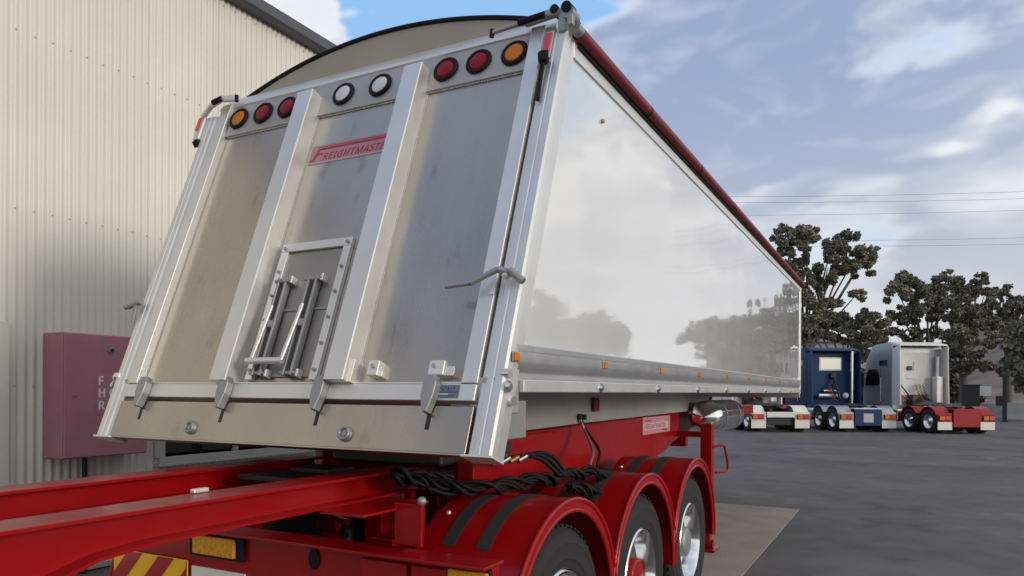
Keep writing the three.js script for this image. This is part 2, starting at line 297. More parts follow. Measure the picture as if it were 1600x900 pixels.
// ================= TIPPER TRAILER =================
// local axes: x right, y up from the ground, z = 0 at the bottom of the tail, body towards -z
const trailer = thing('tipper_trailer', [-2.65, 0, -2.476], 'white and aluminium tipper trailer with red chassis parked beside the shed', 'trailer');
const C20 = Math.cos(20 * RAD), S20 = Math.sin(20 * RAD), YB = 1.43;
const GM = new THREE.Matrix4().makeBasis(V(1, 0, 0), V(0, C20, -S20), V(0, S20, C20)).setPosition(0, YB, 0);
const gate = (g) => g.applyMatrix4(GM);           // tailgate axes: x, s up the slope, n outwards
const gs = (...a) => gate(span(...a));
const upS = (g) => { g.rotateX(-Math.PI / 2); return g; };   // polygon x, n extruded along the slope: y becomes -z, fixed by drawing with n negated
const tz = (y) => -(y - YB) * Math.tan(20 * RAD); // z of the tail plane at height y
{
  const T = trailer;
  // --- side walls: gently uneven white sheet, one per side
  const sideSheet = (sx) => {
    const n = 120, m = 24, pos = [], uv = [], idx = [];
    for (let i = 0; i <= n; i++) for (let j = 0; j <= m; j++) {
      const y = lerp(1.86, 3.34, j / m), zr = tz(y) - 0.045, z = lerp(zr, -10.03, i / n);
      const edge = Math.min(i / n, 1 - i / n) * Math.min(j / m, 1 - j / m) > 0 ? 1 : 0;
      pos.push(sx * (1.236 + edge * 0.0060 * fbm(z * 0.9, y * 1.1, sx * 3, 3)), y, z); uv.push(z, y);
    }
    for (let i = 0; i < n; i++) for (let j = 0; j < m; j++) { const a = i * (m + 1) + j, b = a + m + 1; if (sx > 0) idx.push(a, b, a + 1, b, b + 1, a + 1); else idx.push(a, a + 1, b, b, a + 1, b + 1); }
    const g = new THREE.BufferGeometry(); g.setAttribute('position', new THREE.Float32BufferAttribute(pos, 3)); g.setAttribute('uv', new THREE.Float32BufferAttribute(uv, 2)); g.setIndex(idx); g.computeVertexNormals(); return fin(g);
  };
  const sw = mesh('side_wall', sideSheet(1), M.white_paint, T, 'glossy white side wall', true);
  mesh('side_wall', sideSheet(-1), M.white_paint, T, null, true);
  const innerPoly = (x0) => poly([[0, 1.60], [0, 3.36], [9.2, 3.36], [9.95, 1.60]].map(([a, b]) => [a, b]), 0.02).rotateY(Math.PI / 2).translate(x0, 0, 0);
  for (const sx of [-1, 1]) mesh('inner_wall', poly([[tz(1.69) - 0.12, 1.69], [tz(3.36) - 0.12, 3.36], [-10.0, 3.36], [-10.0, 1.69]], 0.02).applyMatrix4(new THREE.Matrix4().makeBasis(V(0, 0, 1), V(0, 1, 0), V(-1, 0, 0))).translate(sx * 1.20 + 0.01, 0, 0), M.dull_aluminium, T);
  mesh('rivet', place(fin(new THREE.SphereGeometry(0.012, 10, 8)), 1.242, 3.125, -1.203), M.galvanised, sw);
  mesh('floor', span(-1.17, 1.17, 1.676, 1.70, -0.2, -10.0), M.dull_aluminium, T);
  mesh('front_wall', span(-1.24, 1.24, 1.60, 3.40, -10.0, -10.06), M.extruded_aluminium, T);
  for (const sx of [-1, 1]) {
    // lower coaming extrusion and rail
    const prof = [[1.18, 1.71], [1.216, 1.731], [1.224, 1.741], [1.233, 1.753], [1.240, 1.767], [1.245, 1.781], [1.248, 1.794], [1.250, 1.806], [1.250, 1.836], [1.242, 1.8395], [1.242, 1.8465], [1.250, 1.850], [1.2505, 1.872], [1.244, 1.878], [1.20, 1.878]].map(([x, y]) => [sx * x, y]);
    if (sx < 0) prof.reverse();
    const co = mesh('coaming', toCreasedNormals(poly(prof, 9.80), 0.6).translate(0, 0, -10.03), M.coaming_aluminium, T);
    mesh('bottom_rail', span(sx * 1.19, sx * 1.258, 1.674, 1.7285, -0.26, -10.03, 0.004), M.extruded_aluminium, T);
    mesh('top_rail', span(sx * 1.19, sx * 1.2465, 3.30, 3.385, -0.80, -10.05, 0.006), M.extruded_aluminium, T);
    mesh('front_corner_post', span(sx * 1.15, sx * 1.2495, 1.66, 3.37, -10.04, -10.10, 0.006), M.extruded_aluminium, T);
    for (let k = 0; k < 9; k++) {
      const z = [-0.19, -1.223, -2.26, -3.32, -4.39, -5.5, -6.6, -7.7, -8.8][k];
      const l = mesh('marker_lamp', span(sx * 1.25, sx * 1.2565, 1.800, 1.843, z - 0.026, z + 0.026, 0.003), M.galvanised, T);
      mesh('lens', rbox(0.010, 0.036, 0.046, sx * 1.260, 1.8215, z, 0.004), M.amber_lens, l);
      mesh('rail_bolt', [place(fin(new THREE.CylinderGeometry(0.014, 0.016, 0.014, 8)), sx * 1.265, 1.698, z - 0.03 + 0.1, 0, 0, -Math.PI / 2), place(fin(new THREE.CylinderGeometry(0.024, 0.026, 0.006, 12)), sx * 1.26, 1.698, z + 0.07, 0, 0, -Math.PI / 2)], M.bright_steel, T);
    }
  }
  // --- corner posts
  for (const sx of [-1, 1]) {
    const pr = [[1.132, -0.12], [1.132, -0.020], [1.140, -0.012], [1.158, -0.012], [1.166, -0.004], [1.190, -0.004], [1.194, -0.007], [1.199, -0.007], [1.203, -0.003], [1.236, -0.003], [1.246, -0.012], [1.248, -0.045], [1.241, -0.048], [1.241, -0.12]].map(([x, n]) => [sx * x, n]);
    if (sx > 0) pr.reverse();
    const post = mesh('corner_post', gate(upS(poly(pr.map(([x, n]) => [x, -n]).reverse(), 2.10))), M.extruded_aluminium, T);
    mesh('base_plate', gs(sx * 1.11, sx * 1.256, -0.012, -0.002, -0.10, 0.004, 0.002), M.weld_metal, post);
  }
  // --- tailgate
  const sill = mesh('rear_sill', [gs(-1.126, 1.126, 0, 0.200, -0.03, -0.003, 0.003), gs(-1.126, 1.126, -0.008, 0.002, -0.045, -0.004, 0.002)], M.plate_aluminium, T);
  for (const x of [-0.5, 0.5]) mesh('round_fitting', gate(merge([place(fin(new THREE.CylinderGeometry(0.034, 0.036, 0.012, 20)), x, 0.062, 0.003, Math.PI / 2), place(fin(new THREE.TorusGeometry(0.026, 0.007, 8, 20)), x, 0.062, 0.011), place(fin(new THREE.CylinderGeometry(0.008, 0.009, 0.02, 8)), x + 0.012, 0.056, 0.012, Math.PI / 2)])), M.galvanised, sill);
  for (const x of [-0.93, -0.31, 0.31, 0.92]) mesh('slot', gs(x - 0.011, x + 0.012, 0.095, 0.199, -0.006, -0.0012, 0.002), M.black_paint, sill);
  const tg = mesh('tailgate', [gs(-1.122, 1.122, 0.222, 0.298, -0.10, 0.0, 0.006), 
    gs(1.046, 1.123, 0.300, 2.165, -0.09, 0.002, 0.005), gs(-1.123, -1.046, 0.300, 2.165, -0.09, 0.002, 0.005)], M.extruded_aluminium, T);
  mesh('lamp_header', gs(-1.044, 1.044, 1.938, 2.165, -0.075, -0.026, 0.004), M.header_aluminium, tg);
  const panelX = [[-1.05, -0.37], [-0.37, 0.37], [0.37, 1.05]];
  for (const [a, b] of panelX) mesh('tailgate_panel', gs(a, b, 0.28, 1.95, -0.052, -0.044, 0.001), M.plate_aluminium, tg);
  for (const x of [-0.355, 0.395]) {
    mesh('rib', gate(upS(poly([[-0.062, -0.0435], [0.062, -0.0435], [0.059, 0.048], [0.054, 0.053], [-0.054, 0.053], [-0.059, 0.048]].map(([a, n]) => [a, -n]).reverse(), 1.765)).translate(x, 0.300, 0)), M.extruded_aluminium, tg);
    const bead = []; for (let s = 0.31; s < 1.93; s += 0.0095) for (const e of [-1, 1]) bead.push(place(fin(new THREE.SphereGeometry(rr(0.0036, 0.0052), 5, 4)), x + e * 0.0655, s, -0.042));
    tag(mesh('weld_bead', gate(merge(bead)), M.weld_metal, tg), null, null, null, 'stuff');
  }
  const bead2 = []; for (let xx = -1.03; xx < 1.04; xx += 0.0095) bead2.push(place(fin(new THREE.SphereGeometry(rr(0.0036, 0.0052), 5, 4)), xx, 1.9355, -0.040));
  for (let s = 0.31; s < 1.93; s += 0.0095) for (const e of [-1, 1]) bead2.push(place(fin(new THREE.SphereGeometry(rr(0.0036, 0.005), 5, 4)), e * 1.043, s, -0.042));
  tag(mesh('weld_bead', gate(merge(bead2)), M.weld_metal, tg), null, null, null, 'stuff');
  mesh('beam_ledge', gs(-1.045, 1.045, 0.2985, 0.308, -0.062, -0.004, 0.003), M.extruded_aluminium, tg);
  for (const x of [-0.93, -0.31, 0.31, 0.92]) {
    const hp = [[-0.028, 0.295], [-0.022, 0.318], [0.012, 0.318], [0.026, 0.29], [0.024, 0.235], [0.008, 0.165], [-0.004, 0.163], [-0.012, 0.175], [-0.028, 0.23]];
    mesh('gate_finger', gate(poly(hp, 0.035, 0.005).translate(x, 0, 0.006)), M.galvanised, tg);
  }
  mesh('lug', gate(merge([rbox(0.058, 0.075, 0.06, 0.565, 0.375, -0.03, 0.006), rbox(0.02, 0.03, 0.05, 0.60, 0.352, -0.04)])), M.weld_metal, tg);
  mesh('lug', gate(merge([rbox(0.078, 0.07, 0.06, 0.905, 0.372, -0.03, 0.006), rbox(0.05, 0.045, 0.04, 0.968, 0.360, -0.03, 0.006)])), M.weld_metal, tg);
  mesh('lug_bolt', gate(merge([place(fin(new THREE.CylinderGeometry(0.010, 0.010, 0.012, 10)), 0.565, 0.382, 0.002, Math.PI / 2), place(fin(new THREE.CylinderGeometry(0.010, 0.010, 0.012, 10)), 0.893, 0.38, 0.002, Math.PI / 2)])), M.dull_aluminium, tg);
  const scuff = mesh('bracket_stub', gs(0.447, 0.470, 0.30, 0.41, -0.06, 0.02, 0.003), M.weld_metal, tg);
  // rating plate
  const plate = print('rating_plate', 0.118, 0.058, printTex(256, 128, (x, w, h) => {
    x.fillStyle = '#6d7685'; x.fillRect(0, 0, w, h); x.fillStyle = '#2c3a58'; x.fillRect(8, 64, w - 16, 12); x.fillRect(8, 104, w - 40, 8);
    x.fillStyle = '#3a4258'; for (let k = 0; k < 7; k++) x.fillRect(14 + k * 30, 18 + (k % 3) * 6, 20, 24 - (k % 2) * 8);
    x.fillStyle = '#b9c0c8'; x.fillRect(8, 82, w * 0.55, 16);
  }), tg, 0.35);
  plate.position.set(0, 0, 0); plate.geometry.translate(0.985, 0.262, 0.0025); gate(plate.geometry);
  // maker's sign
  const sg = print('maker_sign', 0.60, 0.125, printTex(1024, 214, (x, w, h) => {
    x.fillStyle = '#b98089'; x.fillRect(0, 0, w, h); x.fillStyle = '#a8213a'; x.fillRect(70, 18, w - 80, 12); x.fillRect(0, h - 60, 40, 24);
    x.fillStyle = '#9c1029'; x.beginPath(); x.moveTo(30, 178); x.lineTo(90, 36); x.lineTo(w - 20, 36); x.lineTo(w - 20, 60); x.lineTo(112, 60); x.lineTo(100, 92); x.lineTo(160, 92); x.lineTo(150, 116); x.lineTo(92, 116); x.lineTo(70, 178); x.fill();
    x.font = 'italic bold 108px sans-serif'; x.textBaseline = 'alphabetic'; x.fillText('REIGHTMASTER', 158, 176, w - 190);
    x.fillStyle = '#b8b2b4'; x.fillRect(0, h - 22, w, 10);
  }), tg, 0.5);
  sg.geometry.translate(0.03, 1.672, -0.0425); gate(sg.geometry);
  const HN = 0.02;
  // --- grain hatch
  const hx0 = -0.245, hx1 = 0.225, hs0 = 0.325, hs1 = 1.095, hw = 0.048;
  const hatch = mesh('grain_hatch', [gs(hx0, hx1, hs1 - hw, hs1, -0.064, -0.038, 0.004), gs(hx0, hx0 + hw, hs0, hs1 - hw, -0.064, -0.038, 0.004), gs(hx1 - hw, hx1, hs0, hs1 - hw, -0.064, -0.038, 0.004)], M.extruded_aluminium, T); hatch.position.set(0, S20 * HN, C20 * HN);
  mesh('slide_door', gs(hx0 + hw, hx1 - hw, hs0 + 0.02, hs1 - hw - 0.004, -0.060, -0.054, 0.001), M.hatch_aluminium, hatch);
  mesh('door_seam', gs(hx0 + hw + 0.004, hx1 - hw - 0.004, 0.70, 0.712, -0.0535, -0.048, 0.002), M.galvanised, hatch);
  const bolts = []; for (let k = 0; k < 6; k++) for (const x of [hx0 + hw / 2, hx1 - hw / 2]) bolts.push(gate(place(fin(new THREE.CylinderGeometry(0.009, 0.009, 0.010, 8)), x, hs0 + 0.05 + k * 0.138, -0.034, Math.PI / 2)));
  bolts.forEach((b) => mesh('bolt', b, M.galvanised, hatch));
  const G3 = (x, s, n) => V(x, s, n).applyMatrix4(GM);
  for (const x of [-0.15, 0.055]) {
    mesh('lever', [gs(x - 0.034, x - 0.020, 0.34, 0.88, -0.05, -0.012, 0.004), gs(x + 0.016, x + 0.030, 0.34, 0.88, -0.05, -0.012, 0.004), gs(x - 0.018, x + 0.014, 0.60, 0.64, -0.045, -0.014, 0.004)], M.galvanised, hatch);
    mesh('lever_pivot', rod(G3(x - 0.05, 0.86, -0.02), G3(x + 0.06, 0.86, -0.02), 0.011), M.galvanised, hatch); mesh('lever_pivot', rod(G3(x - 0.05, 0.355, -0.025), G3(x + 0.06, 0.355, -0.025), 0.010), M.galvanised, hatch);
    mesh('pivot_lug', gs(x + 0.052, x + 0.066, 0.845, 0.885, -0.055, -0.012, 0.004), M.weld_metal, hatch); mesh('pivot_lug', gs(x + 0.052, x + 0.066, 0.335, 0.375, -0.055, -0.016, 0.004), M.weld_metal, hatch);
  }
  mesh('handle_bar', [rod(G3(-0.205, 0.405, 0.012), G3(0.03, 0.405, 0.012), 0.0165, 14), rod(G3(-0.178, 0.405, 0.012), G3(-0.178, 0.72, -0.02), 0.011), rod(G3(0.025, 0.405, 0.012), G3(0.030, 0.72, -0.02), 0.011)], M.extruded_aluminium, hatch);
  // --- lamps
  [[-0.96, 'amber'], [-0.755, 'red'], [-0.557, 'red'], [-0.13, 'clear'], [0.13, 'clear'], [0.557, 'red'], [0.755, 'red'], [0.96, 'amber']].forEach(([x, c]) => {
    const l = mesh('tail_lamp', gate(merge([place(lathe([[0.050, 0.0], [0.072, 0.0], [0.074, 0.008], [0.068, 0.016], [0.057, 0.017], [0.052, 0.010]], 36), x, 2.052, -0.026, Math.PI / 2)])), M.black_rubber, T, `${c} round lamp`);
    mesh('lens', gate(place(lathe([[0, 0.0195], [0.02, 0.019], [0.022, 0.0175], [0.03, 0.0182], [0.033, 0.0165], [0.044, 0.0168], [0.052, 0.012], [0.053, 0.0]], 36), x, 2.052, -0.026, Math.PI / 2)), M[c + '_lens'], l);
  });
  // --- lip above the lamps and arched tarpaulin end
  mesh('header_lip', poly([[-0.755, 3.452], [-0.77, 3.475], [-0.885, 3.565], [-0.905, 3.565], [-0.905, 3.44], [-0.80, 3.40]], 2.34).applyMatrix4(new THREE.Matrix4().makeBasis(V(0, 0, 1), V(0, 1, 0), V(-1, 0, 0))).translate(1.17, 0, 0), M.extruded_aluminium, T);
  const archY = (x) => 3.50 + 0.245 * (1 - (x / 1.25) ** 2), ap = [];
  for (let k = 0; k <= 40; k++) { const x = lerp(-1.235, 1.235, k / 40); ap.push([x, archY(x)]); }
  const tarp = mesh('tarpaulin', [poly([...ap.map(([x, y]) => [x, y]), ...ap.slice().reverse().map(([x, y]) => [x, y - 0.012])], 9.2).translate(0, 0, -10.1)], M.red_vinyl, T, 'arched tarpaulin cover');
  mesh('end_panel', poly([[-1.235, 3.42], [1.235, 3.42], ...ap.slice().reverse().map(([x, y]) => [x, y - 0.014])], 0.012).translate(0, 0, -0.912), M.beige_canvas, tarp, 'beige arched end of the tarpaulin');
  mesh('end_panel', poly([[-1.235, 3.38], [1.235, 3.38], ...ap.slice().reverse().map(([x, y]) => [x, y - 0.014])], 0.012).translate(0, 0, -10.09), M.beige_canvas, tarp);
  mesh('edge_piping', tube(ap.filter((_, i) => i % 2 === 0).map(([x, y]) => V(x, y, -0.898)), 0.0125, 60, 8), M.black_rubber, tarp);
  // rolled tarpaulin along the right edge
  const roll = mesh('tarpaulin_roll', [rod(V(1.268, 3.415, -0.80), V(1.268, 3.415, -10.2), 0.034, 20)], M.red_vinyl, T, 'dark red rolled tarpaulin edge');
  mesh('roll_flap', span(1.249, 1.258, 3.362, 3.395, -0.84, -10.15, 0.003), M.black_rubber, roll);
  mesh('roll_end', [rod(V(1.272, 3.418, -0.74), V(1.272, 3.418, -0.80), 0.030, 16), rbox(0.03, 0.05, 0.03, 1.272, 3.43, -0.70)], M.galvanised, roll);
  for (let k = 0; k < 7; k++) mesh('roll_strap', place(fin(new THREE.CylinderGeometry(0.0352, 0.0352, 0.025, 20)), 1.268, 3.415, -1.9 - k * 1.3, Math.PI / 2), M.black_rubber, roll);
  // corner brackets with arms and reflectors
  const bR = mesh('tarp_bracket', [rod(V(0.85, 3.462, -0.69), V(1.01, 3.478, -0.70), 0.011), rod(V(1.01, 3.478, -0.70), V(1.21, 3.492, -0.715), 0.016), rbox(0.17, 0.030, 0.05, 1.09, 3.500, -0.735, 0.006, 0, 0, 0.07), rbox(0.045, 0.12, 0.045, 1.222, 3.452, -0.73, 0.01), rod(V(1.255, 3.478, -0.70), V(1.255, 3.478, -0.79), 0.030)], M.galvanised, T);
  for (const g of [rod(V(1.0, 3.474, -0.685), V(1.14, 3.486, -0.69), 0.015), rod(V(0.848, 3.44, -0.69), V(0.852, 3.478, -0.69), 0.012), rod(V(1.185, 3.505, -0.695), V(1.185, 3.505, -0.76), 0.022), rod(V(1.25, 3.50, -0.69), V(1.25, 3.50, -0.76), 0.026)]) mesh('bracket_knuckle', g, M.black_rubber, bR);
  mesh('reflector', gs(1.136, 1.172, 1.985, 2.092, 0.004, 0.014, 0.003), M.red_reflector, bR);
  mesh('reflector_backing', gs(1.128, 1.180, 1.95, 2.11, 0.0015, 0.004, 0.001), M.extruded_aluminium, bR);
  mesh('rope_knob', [gate(rod(V(1.155, 1.925, 0.01), V(1.17, 1.925, 0.05), 0.026, 14)), gate(rod(V(1.160, 1.90, 0.02), V(1.160, 1.70, 0.006), 0.010, 8))], M.black_rubber, bR);
  const bL = mesh('tarp_bracket', [rod(V(-0.94, 3.462, -0.69), V(-1.09, 3.487, -0.70), 0.012), rbox(0.15, 0.028, 0.05, -1.05, 3.495, -0.73, 0.006, 0, 0, -0.12), rod(V(-1.09, 3.487, -0.70), V(-1.20, 3.465, -0.71), 0.017), rod(V(-1.20, 3.465, -0.71), V(-1.27, 3.41, -0.71), 0.017), gs(-1.298, -1.246, 1.935, 2.105, -0.03, 0.012, 0.008)], M.extruded_aluminium, T);
  for (const g of [rod(V(-1.15, 3.472, -0.685), V(-1.08, 3.486, -0.69), 0.017), rod(V(-0.94, 3.44, -0.685), V(-0.94, 3.48, -0.685), 0.012), gate(rod(V(-1.27, 1.91, -0.03), V(-1.27, 1.935, 0.0), 0.03))]) mesh('bracket_knuckle', g, M.black_rubber, bL);
  mesh('reflector', gs(-1.294, -1.270, 2.0, 2.095, 0.0125, 0.02, 0.003), M.red_reflector, bL);
  // --- tailgate latches
  const lt = mesh('gate_latch', [rod(G3(0.905, 0.728, 0.055), G3(1.03, 0.735, 0.055), 0.011, 10), rod(G3(1.03, 0.735, 0.055), G3(1.15, 0.795, 0.05), 0.013, 10), rod(G3(1.15, 0.795, 0.05), G3(1.235, 0.775, 0.02), 0.016, 10)], M.galvanised, T, 'steel tailgate latch lever');
  mesh('spring', gate(rod(V(1.205, 0.790, 0.05), V(1.268, 0.742, 0.025), 0.016, 14)), M.galvanised, lt);
  mesh('latch_plate', [gs(1.10, 1.126, 0.70, 0.84, 0.003, 0.010, 0.002), gate(place(fin(new THREE.SphereGeometry(0.02, 12, 8)), 1.182, 0.775, 0.03))], M.weld_metal, lt);
  const ll = mesh('gate_latch', [gate(rod(V(-1.20, 0.79, 0.03), V(-1.31, 0.765, 0.03), 0.018, 12)), gate(rod(V(-1.24, 0.77, 0.03), V(-1.265, 0.67, 0.0), 0.012, 10))], M.galvanised, T);
  mesh('spring', gate(rod(V(-1.265, 0.775, 0.03), V(-1.33, 0.762, 0.03), 0.016, 12)), M.galvanised, ll);

  // --- underside of the tub and grey block behind the post
  for (const sx of [-1, 1]) {
    mesh('hopper_skirt', poly([[-0.30, 1.672], [-0.34, 1.424], [-2.6, 1.452], [-6.2, 1.478], [-6.6, 1.672]], 0.012).applyMatrix4(new THREE.Matrix4().makeBasis(V(0, 0, 1), V(0, 1, 0), V(-1, 0, 0))).translate(sx * 0.62, 0, 0), M.dull_aluminium, T);
    mesh('mounting_block', span(sx * 0.98, sx * 1.205, 1.475, 1.640, -0.12, -0.39, 0.006), M.galvanised, T);
    mesh('mounting_plate', span(sx * 1.08, sx * 1.238, 1.585, 1.735, -0.115, -0.255, 0.006), M.dull_aluminium, T);
    mesh('block_bolt', rod(V(sx * 1.225, 1.640, -0.17), V(sx * 1.262, 1.640, -0.165), 0.022, 10), M.bright_steel, T);
    mesh('block_bolt', rod(V(sx * 1.225, 1.752, -0.135), V(sx * 1.262, 1.752, -0.130), 0.020, 8), M.bright_steel, T);
  }
  mesh('hopper_bottom', span(-0.60, 0.60, 1.50, 1.53, -0.35, -6.4), M.dull_aluminium, T);
  mesh('drain_plug', span(0.632, 0.65, 1.53, 1.635, -2.62, -2.72, 0.006), M.red_vinyl, T);

  // --- chassis
  for (const sx of [-1, 1]) {
    const basis = new THREE.Matrix4().makeBasis(V(0, 0, 1), V(0, 1, 0), V(-1, 0, 0));
    mesh('chassis_rail', [poly([[-0.95, 1.10], [-0.95, 1.41], [-6.9, 1.455], [-10.0, 1.47], [-10.0, 1.34], [-6.5, 1.34], [-5.15, 1.15], [-4.9, 1.08], [-4.2, 1.0], [-1.4, 1.0]], 0.05, 0.006).applyMatrix4(basis).translate(sx * 0.50 + 0.025, 0, 0)], M.red_paint, T);
    mesh('chassis_flange', [span(sx * 0.40, sx * 0.60, 1.413, 1.426, -1.0, -2.2), span(sx * 0.40, sx * 0.585, 0.985, 0.999, -1.4, -4.2)], M.red_paint, T);
    // long tail rails carrying the next trailer's turntable
    const web = [[-0.80, 1.185], [-0.80, 1.275], [2.3, 1.275], [2.3, 1.03], [1.45, 1.06], [1.25, 1.115], [1.08, 1.162], [0.9, 1.178], [0.5, 1.18]];
    const tr = mesh('tail_rail', poly(web, 0.016, 0.002).applyMatrix4(basis).translate(sx * 0.41 + 0.008, 0, 0), M.red_paint, T);
    mesh('top_flange', span(sx * 0.41 - 0.09, sx * 0.41 + 0.09, 1.277, 1.292, -0.80, 2.3, 0.003), M.red_paint, tr);
    const lowPts = [[-0.80, 1.172], [0.5, 1.167], [0.9, 1.165], [1.08, 1.149], [1.25, 1.102], [1.45, 1.047], [2.3, 1.017]];
    mesh('bottom_flange', poly([...lowPts, ...lowPts.slice().reverse().map(([a, b]) => [a, b + 0.012])], 0.15).applyMatrix4(basis).translate(sx * 0.41 + 0.075, 0, 0), M.red_paint, tr);
    mesh('gusset', [span(sx * 0.74, sx * 0.88, 1.02, 1.20, -0.06, -0.08), span(sx * 0.52, sx * 0.755, 1.165, 1.178, 0.16, -0.30), span(sx * 0.735, sx * 0.748, 1.02, 1.16, -0.085, -0.28)], M.red_paint, T);
  }
  mesh('bolt_head', place(fin(new THREE.SphereGeometry(0.02, 14, 10)), 0.875, 1.215, -0.07), M.galvanised, T);
  mesh('bolt_cap', rbox(0.025, 0.018, 0.07, 0.335, 1.301, 0.60, 0.006), M.weld_metal, T);
  for (const [w, a, b, z] of [[0.40, 1.10, 1.24, -0.6], [0.40, 1.10, 1.24, 1.6], [0.48, 1.05, 1.35, -2.4], [0.48, 1.05, 1.35, -5.9]]) mesh('cross_member', span(-w, w, a, b, z, z - 0.1), M.red_paint, T);
  mesh('hinge_box', span(0.675, 0.775, 1.19, 1.325, -0.66, -0.98, 0.01), M.red_paint, T);
  mesh('shade_filler_box', span(-0.05, 0.655, 1.30, 1.425, -0.55, -0.90, 0.02), M.black_paint, T);  // black box added to stand in for the deep shade under the tail
  mesh('hinge_pin', rod(V(-0.95, 1.40, -0.70), V(0.95, 1.40, -0.70), 0.035, 16), M.black_paint, T);
  mesh('turntable_grease_plate', [span(-0.25, 0.3, 1.235, 1.26, -0.55, -0.10), span(-0.1, 0.15, 1.262, 1.285, -0.5, -0.3)], M.black_paint, T);
  // rear cross beam with lamps and plates
  const beam = mesh('rear_beam', [span(-1.06, 1.255, 0.988, 1.003, -0.10, 0.06, 0.004), span(-1.06, 1.255, 0.62, 0.987, -0.06, -0.005, 0.003), span(0.62, 0.86, 0.55, 0.965, -0.004, 0.02, 0.004), span(0.885, 1.06, 0.55, 0.965, -0.004, 0.02, 0.004)], M.red_paint, T);
  mesh('oval_port', place(merge([fin(new THREE.CylinderGeometry(0.03, 0.03, 0.012, 18)).applyMatrix4(new THREE.Matrix4().makeScale(1, 1, 1.6))]), 0.345, 0.925, -0.002, Math.PI / 2), M.black_rubber, beam);
  const aL = mesh('side_lamp', [span(-0.455, -0.085, 0.862, 0.982, -0.004, 0.02, 0.006)], M.black_rubber, T);
  mesh('lens', rbox(0.285, 0.092, 0.02, -0.271, 0.923, 0.028, 0.006), M.amber_reflex, aL);
  const aR = mesh('side_lamp', [span(1.062, 1.255, 0.87, 0.982, -0.004, 0.016, 0.006)], M.black_rubber, T);
  mesh('lens', rbox(0.18, 0.10, 0.02, 1.160, 0.925, 0.024, 0.006), M.amber_reflex, aR);
  mesh('number_plate', span(-0.455, -0.085, 0.69, 0.805, -0.004, 0.008, 0.003), M.truck_white, T);
  const mk = mesh('marker_board', span(-1.06, -0.48, 0.42, 0.828, 0.004, 0.012, 0.002), M.sign_yellow, T, 'red and yellow striped rear marker board');
  for (let k = 0; k < 4; k++) {
    // stripes as thin applied strips clipped to the board
    const x0 = -1.06 + 0.14 - 0.02 + k * 0.245, a = []; const cl = (x) => clamp(x, -1.058, -0.482);
    const pts = []; const H0 = 0.422, H1 = 0.826, run = 0.38, wd = 0.118;
    const edge = (xt, y) => xt - (H1 - y) / (H1 - H0) * run;
    for (let q = 0; q <= 10; q++) { const y = lerp(H1, H0, q / 10); pts.push([cl(edge(x0 + wd, y)), y]); }
    for (let q = 10; q >= 0; q--) { const y = lerp(H1, H0, q / 10); pts.push([cl(edge(x0, y)), y]); }
    mesh('stripe', poly(pts, 0.0025).translate(0, 0, 0.0128), M.sign_red, mk);
  }
  // --- wheels and mudguards
  const tyreP = [[0.305, -0.005], [0.33, 0.004], [0.352, 0.007], [0.356, 0.012], [0.362, 0.012], [0.366, 0.009], [0.40, 0.012], [0.428, 0.0105], [0.431, 0.014], [0.437, 0.014], [0.440, 0.009], [0.455, 0.006], [0.472, -0.001], [0.475, 0.002], [0.480, 0.0], [0.488, -0.012], [0.508, -0.035], [0.520, -0.045], [0.521, -0.075], [0.510, -0.08], [0.510, -0.09], [0.521, -0.095], [0.522, -0.13], [0.511, -0.135], [0.511, -0.145], [0.522, -0.15], [0.521, -0.19], [0.508, -0.205], [0.455, -0.245], [0.36, -0.255], [0.305, -0.24]];
  const rimP = [[0.312, 0.0], [0.318, -0.006], [0.302, -0.010], [0.300, 0.002], [0.292, 0.003], [0.286, -0.02], [0.272, -0.045], [0.262, -0.11], [0.25, -0.135], [0.20, -0.142], [0.150, -0.130], [0.140, -0.12]];
  const hubP = [[0.142, -0.14], [0.132, -0.10], [0.118, -0.09], [0.112, -0.03], [0.095, -0.018], [0.0, -0.012]];
  const toX = new THREE.Matrix4().makeRotationZ(-Math.PI / 2);
  const tyreG = lathe(tyreP.slice().reverse(), 72).applyMatrix4(toX), rimG = lathe(rimP, 60).applyMatrix4(toX), hubG = lathe(hubP, 40).applyMatrix4(toX);
  const nuts = []; for (let k = 0; k < 10; k++) { const a = k / 10 * 2 * Math.PI; nuts.push(place(fin(new THREE.CylinderGeometry(0.013, 0.015, 0.035, 6)), -0.125, Math.cos(a) * 0.168, Math.sin(a) * 0.168, 0, 0, -Math.PI / 2)); }
  const holes = []; for (let k = 0; k < 10; k++) { const a = (k + 0.5) / 10 * 2 * Math.PI; holes.push(place(fin(new THREE.CylinderGeometry(0.026, 0.026, 0.006, 14)), -0.137, Math.cos(a) * 0.224, Math.sin(a) * 0.224, 0, 0, -Math.PI / 2)); }
  const treads = []; for (let k = 0; k < 60; k++) { const a = k / 60 * 2 * Math.PI; for (const e of [-0.035, -0.2]) { treads.push(place(rbox(0.028, 0.010, 0.028, 0, 0, 0, 0.002), e, Math.cos(a) * 0.512, Math.sin(a) * 0.512, a)); } }
  const tyreAll = merge([tyreG, ...treads]), nutsG = merge(nuts), holesG = merge(holes); [tyreAll, rimG, hubG, nutsG, holesG].forEach(metreUV);
  const share = (name, g, m, parent) => { const o = shadow(new THREE.Mesh(g, m)); o.name = name; parent.add(o); return o; };
